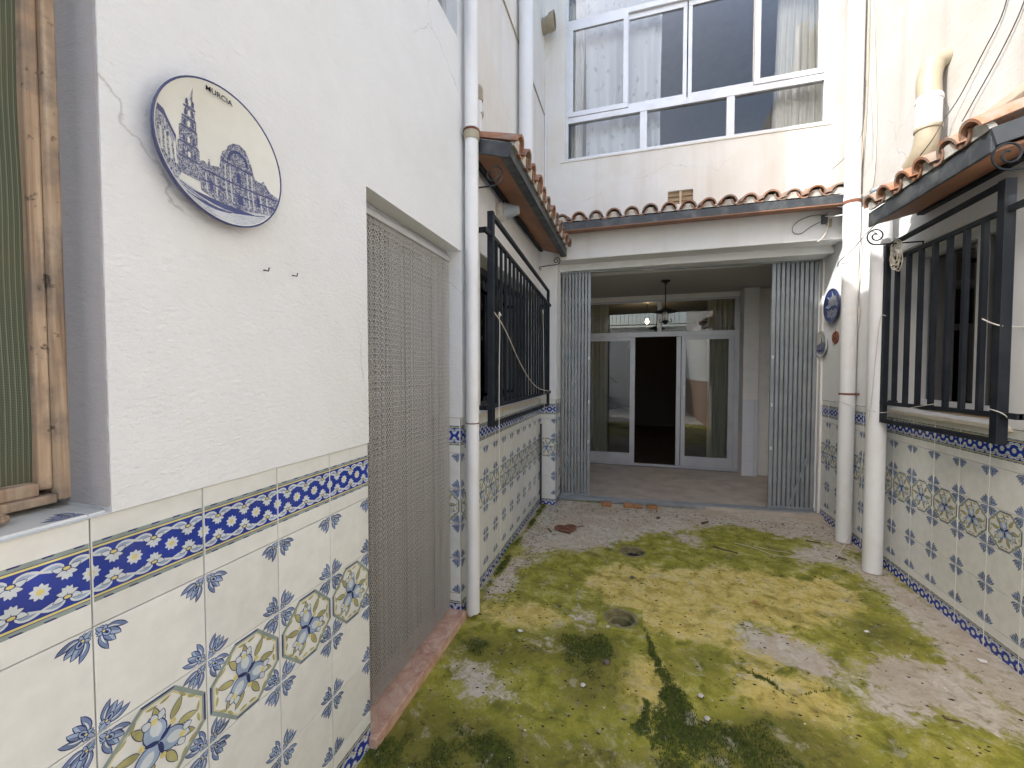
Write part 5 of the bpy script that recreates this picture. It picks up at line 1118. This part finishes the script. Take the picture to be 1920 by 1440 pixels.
paint_on(pt, nm, PC, PR, '+x', [(.28 + .17 * math.cos(R(a)), .04 + .20 * math.sin(R(a))) for a in range(0, 181, 15)] + [(.28 + .13 * math.cos(R(a)), .04 + .155 * math.sin(R(a))) for a in range(180, -1, -15)], 'plate_rim', .0010, 1)
for x_ in (.06, .14, .42, .49, -.25, -.10, .62, .72): paint_on(pt, nm, PC, PR, '+x', [(x_, -.60), (x_ + .022, -.60), (x_ + .022, -.05 if 0 < x_ < .5 else -.32), (x_, -.05 if 0 < x_ < .5 else -.32)], 'eng_pale', .0010, 1)
for x_, w_, z_ in ((.24, .09, -.60), (.25, .07, -.26), (-.20, .06, -.56), (.56, .05, -.52)): paint_on(pt, nm, PC, PR, '+x', [(x_, z_), (x_ + w_, z_), (x_ + w_, z_ + .13), (x_ + w_ / 2, z_ + .18), (x_, z_ + .13)], 'plate_rim', .0011, 0)
for a, b, c_ in (((-.66, -.64), (.66, -.66), -.12), ((-.62, -.68), (.40, -.72), -.10), ((-.58, -.74), (.10, -.80), -.06)):
    L1 = [(a[0] + (b[0] - a[0]) * i / 8, a[1] + (b[1] - a[1]) * i / 8 + c_ * math.sin(math.pi * i / 8)) for i in range(9)]; paint_on(pt, nm, PC, PR, '+x', L1 + [(p[0], p[1] + .014) for p in L1[::-1]], 'plate_rim', .0009, 1)
fc = bpy.data.curves.new('lettering', 'FONT'); fc.body = 'MURCIA'; fc.size = .0165; fc.align_x = 'CENTER'; fc.space_character = 1.02; fc.offset = .00015
fo = bpy.data.objects.new('lettering', fc); tm = bpy.data.meshes.new_from_object(fo); bpy.data.objects.remove(fo)
tm.transform(Matrix.Translation(Vector(PC) + Vector((plate_h(.135, PR) + .0013, -.012, .123)) - WORG[pt.name]) @ tile_frame('+x').to_4x4()); tm.materials.clear(); tm.materials.append(M['black']); link('lettering', tm, pt, WORG[pt.name])

p1 = thing('wall_plate', 'deep blue painted plate half hidden by the tall white downpipe', 'plate', (1.714, 4.362, 1.83)); c1 = (1.698, 4.362, 1.985)
dish(p1, c1, .152, '-x', 'plate_rim', 'plate_rim')
for a in range(0, 360, 45): paint_on(p1, 'painted_scene', c1, .152, '-x', [(.25 * math.cos(R(a)), .25 * math.sin(R(a))), (.55 * math.cos(R(a + 14)), .55 * math.sin(R(a + 14))), (.85 * math.cos(R(a)), .85 * math.sin(R(a))), (.55 * math.cos(R(a - 14)), .55 * math.sin(R(a - 14)))], 'ink_light', .001, 2)
paint_on(p1, 'painted_scene', c1, .152, '-x', [(.6 * math.cos(R(a)), .1 + .5 * math.sin(R(a))) for a in range(20, 161, 20)] + [(-.5, 0), (.5, 0)], 'eng_mid', .0012, 2); paint_on(p1, 'painted_scene', c1, .152, '-x', [(-.7, -.2), (.7, -.3), (.5, -.7), (-.5, -.65)], 'eng_dark', .0012, 2)
p2 = thing('wall_plate', 'white rimmed plate with blue townscape on the wall by the gate', 'plate', (1.714, 4.565, 1.52)); c2 = (1.698, 4.565, 1.655)
dish(p2, c2, .120, '-x', 'ink_white', 'plate_cream')
paint_on(p2, 'painted_scene', c2, .120, '-x', [(-.8, -.1), (-.5, .05), (-.3, .1), (-.12, .6), (-.02, .1), (.3, .15), (.6, -.05), (.85, -.1), (.7, -.6), (.3, -.85), (-.3, -.85), (-.7, -.6)], 'eng_dark', .0009, 2)
paint_on(p2, 'painted_scene', c2, .120, '-x', [(-.7, -.45), (.7, -.4), (.55, -.6), (-.5, -.65)], 'ink_navy', .0011, 2)
p3 = thing('wall_plaque', 'small round red clay plaque next to the downpipe', 'plaque', (1.714, 4.335, 1.64)); c3 = Vector((1.714, 4.335, 1.698)); Mx3 = tile_frame('-x')
clay = simple('red_clay', (0.22, 0.075, 0.05), 0.8, var=0.25, vscale=60, bmp=.4)
MB().lathe([(.056, 0), (.058, .006), (.052, .012), (.044, .008), (.0, .009)], 28, c3, Mx3).build('disc', clay, p3, smooth=True); MB().lathe([(.020, .008), (.018, .016), (.0, .018)], 16, c3, Mx3).build('boss', M['rust'], p3, smooth=True)
MB().tube([c3 + Vector((-.006, 0, .055)), c3 + Vector((-.008, 0, .072)), c3 + Vector((-.002, 0, .080))], .002, 6).build('hook', M['rust'], p3)

# ================================================================== CORDS AND CABLES
def on_x(px, py, X):
    d = AX_F + AX_R * ((px - 960) / F_PX) - AX_U * ((py - 720) / F_PX); t_ = X / d[0]; return (X, d[1] * t_, CAM_H + d[2] * t_)
def smooth_path(P, sub=5):
    P = [Vector(p) for p in P]; out = []
    for i in range(len(P) - 1):
        p0, p1, p2, p3 = P[max(i - 1, 0)], P[i], P[i + 1], P[min(i + 2, len(P) - 1)]
        for k in range(sub):
            t_ = k / sub; out.append(.5 * ((2 * p1) + (p2 - p0) * t_ + (2 * p0 - 5 * p1 + 4 * p2 - p3) * t_ ** 2 + (3 * p1 - p0 - 3 * p2 + p3) * t_ ** 3))
    return out + [P[-1]]
def cord(name, label, P, r, mat, cat, sub=5, n=6):
    P = smooth_path(P, sub); org = P[-1]
    o = MB().tube(P, r, n).build(name, M[mat], org=org, smooth=True); return tag(o, label, cat)
g = -.795
cord('cord', 'pale cord knotted on the bar grille and hanging down to the tiles', [on_x(936, 585, g), on_x(937, 620, g), on_x(936, 700, g), on_x(936, 800, g), on_x(937, 900, g), on_x(938, 985, g), (g, 2.42, .30), (g - .01, 2.42, .25)], .0028, 'rope', 'cord')
cord('cord', 'thin pale cord hanging at the pier end of the bar grille', [on_x(1018, 582, g), on_x(1019, 640, g), on_x(1020, 720, g), on_x(1021, 800, g), on_x(1022, 860, g)], .0024, 'rope', 'cord')
cord('cord', 'slack grey cord sagging diagonally across the bar grille', [on_x(926, 585, g), on_x(940, 605, g), on_x(955, 635, g), on_x(975, 680, g), on_x(995, 714, g), on_x(1012, 729, g), on_x(1030, 733, g)], .0032, 'cable', 'cord')
for k, (kx, ky) in enumerate(((936, 590), (1018, 584))):
    c_ = Vector(on_x(kx, ky, g - .002)); rg = random.Random(k); pts = [c_ + Vector((rg.uniform(-.008, .008), rg.uniform(-.02, .02), rg.uniform(-.02, .02))) for _ in range(9)]
    o = MB().tube(smooth_path(pts, 4), .0026, 6).build('knot', M['rope'], org=c_, smooth=True); tag(o, ('frayed pale knot tied on the long grille bars beside the downpipe', 'frayed pale knot tied on the pier end of the long grille')[k], 'knot')
cord('cord', 'grey string running from the side wall grille down to the floor', [on_x(1661, 592, 1.56), on_x(1650, 600, 1.555), on_x(1640, 690, 1.54), on_x(1633, 760, 1.535), on_x(1618, 850, 1.53), tuple(floor_at(1600, 985, .18)), tuple(floor_at(1583, 1022, .05)), tuple(floor_at(1564, 1052, .004))], .0028, 'cable', 'cord')
cord('cord', 'light string stretched from the tall downpipe to the side wall grille', [on_x(1548, 758, 1.66), on_x(1568, 752, 1.59), on_x(1600, 762, 1.57), on_x(1640, 772, 1.53), on_x(1662, 773, 1.56), on_x(1700, 766, 1.575), on_x(1735, 760, 1.58), on_x(1755, 757, 1.59)], .0022, 'rope', 'cord')
cord('cord', 'pale string tied round the thick post of the side wall grille', [on_x(1842, 598, 1.56), on_x(1860, 606, 1.565), on_x(1885, 612, 1.60), on_x(1920, 613, 1.71)], .0030, 'rope', 'cord')
cord('cord', 'white string end looped on the lower stay of the side wall grille', [on_x(1853, 766, 1.57), on_x(1872, 772, 1.57), on_x(1884, 778, 1.575), on_x(1890, 785, 1.60)], .0024, 'rope', 'cord')
# coil of cord on the grille corner
rg = random.Random(11); pts = []
for k in range(84):
    a = k * .60; lp = int(k * .60 / 6.283); q = random.Random(lp); ry, rz_, oy, oz = q.uniform(.025, .055), q.uniform(.05, .10), q.uniform(-.03, .03), q.uniform(-.02, .02)
    pts.append((1.585 + rg.uniform(-.010, .010), 3.225 + oy + ry * math.cos(a), 2.145 + oz + rz_ * math.sin(a)))
o = MB().tube(smooth_path(pts, 4), .0034, 6).build('cord_coil', M['cable'], org=(1.585, 3.24, 2.095), smooth=True); tag(o, 'coil of pale cord hung on the side wall grille corner', 'cord')
cord('cable', 'cream cable clipped down the wall behind the tall downpipe', [on_x(1636, -40, 1.708), on_x(1639, 60, 1.708), on_x(1642, 170, 1.708), on_x(1642, 260, 1.708), on_x(1635, 350, 1.705), on_x(1612, 372, 1.70), on_x(1610, 430, 1.69), on_x(1614, 480, 1.69), on_x(1608, 560, 1.70), on_x(1611, 590, 1.70), on_x(1607, 625, 1.705)], .0042, 'cable', 'cable')
cord('cable', 'copper coloured cable hugging the sunlit side of the tall downpipe', [on_x(1630, -40, 1.70), on_x(1627, 120, 1.70), on_x(1619, 260, 1.695), on_x(1612, 350, 1.69), on_x(1610, 440, 1.69)], .0040, 'pvc_cream', 'cable')
cord('cable', 'slack wire crossing from the porch tiles up over the tall downpipe', [(1.36, 4.02, 2.94), on_x(1512, 354, 1.50), on_x(1560, 318, 1.55), on_x(1600, 278, 1.58), on_x(1618, 240, 1.60), on_x(1624, 150, 1.66)], .0022, 'cable_dark', 'cable')
cord('cable', 'wire dropping across the sunny wall to the bent drain pipe', [on_x(1895, -30, 1.706), on_x(1878, 30, 1.706), on_x(1845, 95, 1.700), on_x(1800, 180, 1.690), on_x(1772, 222, 1.66), on_x(1748, 262, 1.56), on_x(1725, 292, 1.545)], .0028, 'cable_dark', 'cable')
cord('cable', 'second wire dropping down the sunny wall to the batten', [on_x(1925, -10, 1.706), on_x(1905, 40, 1.706), on_x(1870, 110, 1.703), on_x(1825, 190, 1.700), on_x(1804, 228, 1.690)], .0028, 'cable_dark', 'cable')
cord('cable', 'cream cable hanging from the junction box to the gate corner', [(1.56, 4.175, 2.76), (1.568, 4.165, 2.68), (1.560, 4.16, 2.60), (1.53, 4.17, 2.54), (1.50, 4.18, 2.515)], .0050, 'cable', 'cable')
cord('cable', 'loop of grey wire stuck to the porch beam', [(1.56, 4.192, 2.74), (1.46, 4.190, 2.745), (1.36, 4.190, 2.71), (1.315, 4.191, 2.66), (1.325, 4.192, 2.61), (1.38, 4.192, 2.60), (1.45, 4.190, 2.65), (1.52, 4.188, 2.685)], .0028, 'cable_dark', 'cable')
cord('cable', 'white cable bracing from the beam corner to the tall downpipe', [(1.555, 4.16, 2.79), (1.57, 4.08, 2.775), (1.60, 4.02, 2.74), (1.64, 4.00, 2.735)], .0048, 'pvc', 'cable')
cord('cable', 'lower white cable bracing from the beam corner to the tall downpipe', [(1.545, 4.16, 2.72), (1.57, 4.09, 2.69), (1.60, 4.03, 2.675), (1.64, 4.00, 2.672)], .0048, 'pvc', 'cable')
cord('cable', 'dark twin wire slung between the tall downpipe and the curled scroll', [on_x(1571, 500, 1.585), on_x(1574, 490, 1.575), on_x(1592, 474, 1.575), on_x(1610, 455, 1.56), on_x(1630, 432, 1.54), on_x(1644, 420, 1.50)], .0030, 'cable_dark', 'cable')
jbx = thing('junction_box', 'small dark cable junction under the porch eave corner', 'junction box', (1.545, 4.18, 2.68))
MB().box(1.528, 1.565, 4.160, 4.199, 2.665, 2.735).build('box', M['iron_grey'], jbx, bevel=.003); MB().box(1.570, 1.60, 4.170, 4.199, 2.635, 2.70).build('terminal', M['pvc_cream'], jbx, bevel=.003)

# ================================================================== THINGS ON THE FLOOR
wetc = simple('wet_drain_concrete', (0.24, 0.215, 0.10), 0.7, var=0.35, vscale=30, bmp=.5, bscale=90, dirt=(.05, .05, .03), dirt_amt=.7, dscale=20)
for k, ((dx, dy), rr, sq) in enumerate(DRAINS):
    t = thing('floor_drain', ('open round floor drain set in a square mortar collar', 'shallow round floor drain clogged with black debris')[k], 'drain', (dx, dy, 0))
    if sq:
        mb = MB(); n = 40; hw = .118; inner = [(dx + (rr + .008) * math.cos(2 * math.pi * i / n), dy + (rr + .008) * math.sin(2 * math.pi * i / n)) for i in range(n)]; outer = []
        for i in range(n):
            c_, s_ = math.cos(2 * math.pi * i / n), math.sin(2 * math.pi * i / n); q = hw / max(abs(c_), abs(s_)); outer.append((dx + c_ * q, dy + s_ * q))
        mb.add([(*p, .004) for p in inner] + [(*p, .0045 + .001 * math.sin(i)) for i, p in enumerate(outer)] + [(*p, -.02) for p in outer], [(i, (i + 1) % n, n + (i + 1) % n, n + i) for i in range(n)] + [(n + i, n + (i + 1) % n, 2 * n + (i + 1) % n, 2 * n + i) for i in range(n)])
        mb.build('mortar_collar', M['floor'], t, recalc=True)
    MB().lathe([(rr + .016, -.01), (rr + .012, .005), (rr + .004, .007), (rr - .008, .003), (rr - .010, -.03), (rr - .022, -.032), (rr - .024, -.11 if k == 0 else -.05)], 40, (dx, dy, 0), closed_ends=False).build('ring', wetc, t, smooth=True)
    MB().lathe([(.001, -.10 if k == 0 else -.045), (rr, -.105 if k == 0 else -.05)], 30, (dx, dy, 0), closed_ends=False).build('silt', M['litter'], t)
    rg = random.Random(k); s_ = MB()
    for q in range(5 if k == 0 else 26):
        a, d = rg.uniform(0, 6.28), rg.uniform(0, rr * .6); b_ = rg.uniform(0, 6.28); z_ = (-.06 if k == 0 else -.035)
        if k == 0: s_.tube(smooth_path([(dx + d * math.cos(a), dy + d * math.sin(a), z_), (dx + .02 * math.cos(b_), dy + .02 * math.sin(b_), z_ + .02), (dx + .05 * math.cos(b_), dy + .05 * math.sin(b_), z_)], 3), .0016, 5, mi=0)
        else: s_.lathe([(.001, -.01), (rg.uniform(.008, .016), 0), (.002, rg.uniform(.008, .02))], 6, (dx + d * math.cos(a), dy + d * math.sin(a), z_))
    so = s_.build('debris', M['straw'] if k == 0 else M['black'], t); stuff(so)
# rusty heart
hc = Vector((-.565, 3.555, .004)); ht = thing('iron_heart', 'rusty cast iron heart trivet lying on the bare concrete', 'trivet', tuple(hc))
def heart(s_, n=40): return [hc + Matrix.Rotation(R(28), 3, 'Z') @ Vector((s_ * .0058 * 16 * math.sin(2 * math.pi * i / n) ** 3, s_ * .0058 * (13 * math.cos(2 * math.pi * i / n) - 5 * math.cos(4 * math.pi * i / n) - 2 * math.cos(6 * math.pi * i / n) - math.cos(8 * math.pi * i / n)), .012)) for i in range(n)]
MB().tube(heart(1.0), .0085, 6, closed=True).build('rim', M['rust'], ht, smooth=True); MB().tube(heart(.72), .006, 6, closed=True).build('inner_band', M['rust'], ht, smooth=True)
for a in range(0, 360, 40):
    d = Vector((math.cos(R(a)), math.sin(R(a)), 0)); e = Vector((-d.y, d.x, 0)); c_ = hc + Vector((0, .0, .012)); L_ = .062
    MB().tube(smooth_path([c_ + d * .008, c_ + d * .03 + e * .014, c_ + d * L_ * .9 + e * .006, c_ + d * L_ * .7 - e * .012, c_ + d * .035 - e * .008], 3), .0048, 5).build('scroll', M['rust'], ht, smooth=True)
MB().tube(smooth_path([hc + Vector((.06, .05, .008)), hc + Vector((.10, .09, .006)), hc + Vector((.13, .13, .004))], 3), .004, 5).build('tail', M['rust'], ht)
# brick pieces at the gate track
for k, (bx, by, w, d, h, rz, lb) in enumerate(((-.269, 4.325, .105, .055, .040, .05, 'single broken brick piece set apart along the gate track'), (-.055, 4.352, .090, .060, .036, .06, 'broken brick piece touching its neighbour under the gate track'),
        (.042, 4.362, .090, .058, .030, .02, 'mossy brick piece in the middle of a row of three under the gate track'), (.180, 4.372, .100, .055, .036, .04, 'mossy brick piece at the open end of the row under the gate track'))):
    mb = MB(); rg = random.Random(40 + k); n = 4; pts = {}
    for i in range(n + 1):
        for j in range(3):
            for l in range(3):
                p = Vector(((i / n - .5) * w, (j / 2 - .5) * d, l / 2 * h)); 
                p += Vector([rg.uniform(-.004, .004) for _ in range(3)]); pts[(i, j, l)] = len(mb.v); mb.v.append(tuple(Matrix.Rotation(rz, 3, 'Z') @ p + Vector((bx, by, -.003))))
    for i in range(n):
        for j in range(2):
            for l in (0, 2): mb.f.append((pts[i, j, l], pts[i + 1, j, l], pts[i + 1, j + 1, l], pts[i, j + 1, l])); mb.m.append(0)
        for l in range(2):
            for j in (0, 2): mb.f.append((pts[i, j, l], pts[i + 1, j, l], pts[i + 1, j, l + 1], pts[i, j, l + 1])); mb.m.append(0)
    for j in range(2):
        for l in range(2):
            for i in (0, n): mb.f.append((pts[i, j, l], pts[i, j + 1, l], pts[i, j + 1, l + 1], pts[i, j, l + 1])); mb.m.append(0)
    tag(mb.build('brick_piece', M['brick_bit'], org=(bx, by, 0), bevel=.004), lb, 'brick')
def twig(name, label, P, r, mat, cat='twig'):
    Q = smooth_path(P, 4); n = len(Q); o = MB().tube(Q, [r * (1 - .5 * i / n) for i in range(n)], 6).build(name, M[mat], org=Q[0], smooth=True); return tag(o, label, cat)
F = lambda x, y, z=.005: tuple(floor_at(x, y, z))
twig('stick', 'dark straight stick lying on the green moss below the wide gate half', [F(1337, 1024), F(1355, 1030), F(1372, 1034), F(1384, 1038)], .008, 'twig', 'stick')
twig('dry_stem', 'long pale dry stem lying curved across the moss', [F(1378, 1018, .008), F(1410, 1026, .01), F(1450, 1040, .006), F(1490, 1046, .006), F(1530, 1053, .004), F(1562, 1055, .004)], .0030, 'straw', 'stem')
twig('dry_stem', 'short pale dry stem branching beside the long curved one', [F(1414, 1024, .006), F(1450, 1032, .008), F(1478, 1036, .006), F(1496, 1044, .005)], .0026, 'straw', 'stem')
twig('stick', 'stubby dark stick on the bare concrete before the gate track', [F(1316, 981, .008), F(1328, 978, .010)], .011, 'twig', 'stick')
twig('stick', 'small bark piece beside the rusty heart', [F(1028, 991, .006), F(1034, 997, .006)], .008, 'twig', 'stick')
twig('stick', 'thin black stick near the foot of the tall downpipe', [F(1511, 1013), F(1525, 1016), F(1539, 1017)], .007, 'twig', 'stick')
twig('stick', 'dark bent stick near the foot of the short pipe', [F(1567, 1042), F(1577, 1046), F(1588, 1049)], .006, 'twig', 'stick')
twig('stick', 'thin dark root lying across the bare patch by the side wall', [F(1768, 1342), F(1776, 1348), F(1795, 1352), F(1806, 1356)], .004, 'twig', 'stick')
twig('dry_stem', 'curled pale stem lying among litter by the pier', [F(1035, 952), F(1060, 962), F(1085, 963), F(1102, 966)], .0026, 'straw', 'stem')
twig('dry_stem', 'forked pale twig lying by the narrow gate half', [F(1084, 952), F(1098, 957), F(1112, 964)], .0024, 'straw', 'stem')
def pebble(name, label, p, r, mat, cat, flat=.6):
    rg = random.Random(int(p[0] * 1000)); mb = MB(); bm = bmesh.new(); bmesh.ops.create_icosphere(bm, subdivisions=2, radius=r)
    for v in bm.verts: v.co *= 1 + rg.uniform(-.16, .16); v.co.z *= flat
    mb.v = [tuple(v.co + Vector((p[0], p[1], p[2] + r * flat * .75))) for v in bm.verts]; mb.f = [tuple(v.index for v in f.verts) for f in bm.faces]; mb.m = [0] * len(mb.f); bm.free()
    return tag(mb.build(name, M[mat], org=p, smooth='all'), label, cat)
pebble('stone', 'dark round stone on the yellow moss before the open drain', F(1137, 1244, 0), .017, 'stone', 'stone')
pebble('stone', 'grey pebble on the moss between the two drains', F(1185, 1084, 0), .015, 'stone', 'stone')
pebble('stone', 'pinkish pebble on the ochre moss', F(1416, 1131, 0), .014, 'brick_bit', 'stone'); pebble('stone', 'dark stone on the bare concrete under the gate track', F(1234, 972, 0), .018, 'stone', 'stone')
def snail(label, p):
    t = thing('snail_shell', label, 'shell', p); P = []
    for i in range(40):
        u = i / 39; a = u * 5.5 * math.pi; r = .0092 * (1 - u) ** .9; P.append((p[0] + r * math.cos(a), p[1] + r * math.sin(a), p[2] + .004 + .010 * u))
    MB().tube(P, [.0052 * (1 - .85 * i / 39) for i in range(40)], 8).build('whorl', M['shell'], t, smooth=True); MB().lathe([(.0005, 0), (.004, .0005)], 10, (p[0] + .0092, p[1] - .003, p[2] + .005), Matrix(((1, 0, 0), (0, 0, -1), (0, 1, 0)))).build('opening', M['black'], t); return t
snail('empty white snail shell on the dark moss', F(1093, 1287, .002)); snail('small white snail shell beside the dark mossy crack', F(1326, 1350, .004)); snail('tiny white snail shell high on the mossy crack', F(1314, 1307, .003))
snail('white snail shell beside the open drain', F(1140, 1177, .003))
def scrap(label, p, s_, seed):
    rg = random.Random(seed); mb = MB(); n = 9; pts = [(p[0] + s_ * (.6 + .5 * rg.random()) * math.cos(2 * math.pi * i / n), p[1] + s_ * .6 * (.6 + .5 * rg.random()) * math.sin(2 * math.pi * i / n), p[2] + .004 + rg.uniform(0, .008)) for i in range(n)]
    mb.add(pts + [(q[0], q[1], q[2] - .0012) for q in pts], [tuple(range(n)), tuple(range(2 * n - 1, n - 1, -1))] + [(i, (i + 1) % n, n + (i + 1) % n, n + i) for i in range(n)]); return tag(mb.build('scrap', M['paper'], org=p), label, 'scrap')
scrap('torn white scrap at the foot of the side wall tiles', F(1842, 1241, 0), .026, 1); scrap('small white chip on the green moss near the side wall', F(1625, 1186, 0), .014, 2); scrap('flat white flake on the moss near the marble threshold', F(976, 1185, 0), .020, 3)
# crumbs of soil, flakes, tiny litter: nobody could count them
for nm_, mt, cnt, sz, seed, lb in (('litter', 'litter', 2400, (.0016, .0062), 5, 'dark soil crumbs and leaf litter scattered over the floor'), ('flakes', 'litter_pale', 520, (.0014, .0042), 6, 'tiny pale plaster flakes scattered over the floor')):
    rg = random.Random(seed); mb = MB()
    for _ in range(cnt):
        if rg.random() < .30: x, y = rg.uniform(-.9, 1.65), 4.35 - abs(rg.gauss(0, .18))
        elif rg.random() < .25: x, y = rg.uniform(-.89, -.70), rg.uniform(2.3, 4.2)
        else: x, y = rg.uniform(-.85, 1.68), rg.uniform(1.05, 4.3)
        if any(math.hypot(x - d[0][0], y - d[0][1]) < d[1] + .02 for d in DRAINS): continue
        i, j = int((x - gx[0]) / STEP), int((y - gy[0]) / STEP); s_ = rg.uniform(*sz); a = rg.uniform(0, 6.28); z_ = float(hgt[min(i, ni - 1), min(j, nj - 1)])
        el_ = rg.uniform(1, 2.6) if seed == 5 else rg.uniform(1, 1.6); pts = [(x + s_ * el_ * math.cos(a + q) * (1 if q % 3.14 < 1 else .6), y + s_ * math.sin(a + q), z_ + rg.uniform(-.0005, .001)) for q in (0, 1.57, 3.14, 4.71)]
        mb.add(pts + [(x, y, z_ + s_ * .7)], [(0, 1, 4), (1, 2, 4), (2, 3, 4), (3, 0, 4)])
    o = mb.build(nm_, M[mt]); stuff(o); o['label'] = lb
# broken wooden bit on the window sill
o = MB().beam((-1.005, .28, 1.157), (-1.000, .405, 1.157), .030, .012).beam((-.985, .30, 1.1515), (-.980, .385, 1.1515), .016, .006).build('wood_scrap', M['wood'], org=(-1.0, .35, 1.145), bevel=.003); tag(o, 'broken pinkish strip of wood lying on the tiled window sill', 'wood')

# ================================================================== YARD BEHIND THE VIEWER (mirrored in the panes)
rw = thing('terrace_wall', 'low white terrace wall with black railing mirrored in the door glass', 'wall', (0, -4.0, 0))
MB().box(-6, 1.90, -4.25, -4.0, -0.1, 3.05).build('wall', M['plaster_white'], rw); MB().box(-6, 1.9, -4.0, -3.93, 2.98, 3.06).build('coping', M['mortar'], rw)
for z_ in (3.15, 3.98): MB().beam((-6, -3.97, z_), (1.9, -3.97, z_), .03, .03).build('rail', M['iron'], rw)
bar_me = MB().box(-.008, .008, -.008, .008, 0, .83).mesh('baluster', [M['iron']])
for k in range(46):
    o = bpy.data.objects.new('baluster', bar_me); COL.objects.link(o); o.parent = rw; o.location = Vector((-5.2 + k * .15, -3.97, 3.15)) - WORG[rw.name]
stt = thing('outside_stair', 'grey outside stair climbing to the terrace mirrored in the door glass', 'stairs', (-1.5, -3.4, 0))
for k in range(14): MB().box(-.6 - .26 * (k + 1), -.6 - .26 * k, -3.99, -3.1, 0.0, .2 * (k + 1)).build('step', M['plaster_grey'], stt)
MB().beam((-.6, -3.1, .95), (-4.2, -3.1, 3.75), .03, .03).build('handrail', M['iron'], stt)
GROUPS = {'downpipe': 'white downpipes round the courtyard', 'tiled_eave': 'clay tile eaves round the courtyard', 'scroll_bracket': 'iron scrolls under the eaves', 'window_grille': 'black iron window grilles',
          'folding_gate': 'folded halves of the steel gate', 'curtain': 'curtains behind the glass', 'room_lamp': 'lit lamps indoors', 'vent_pipe': 'drain pipes through the upper walls', 'conduit': 'thin conduits on the walls',
          'wall_plate': 'small plates by the gate', 'cord': 'cords tied to the grilles', 'knot': 'knots on the long grille', 'cable': 'cables and wires on the walls', 'floor_drain': 'floor drains', 'brick_piece': 'brick pieces under the gate track',
          'stick': 'sticks on the floor', 'dry_stem': 'dry stems on the floor', 'stone': 'stones on the floor', 'snail_shell': 'snail shells on the floor', 'scrap': 'white scraps on the floor'}
for o in bpy.data.objects:
    if o.parent is None and o.name.split('.')[0] in GROUPS and 'category' in o: o['group'] = GROUPS[o.name.split('.')[0]]
print('objects', len(bpy.data.objects), 'tris', sum(len(m_.polygons) for m_ in bpy.data.meshes))
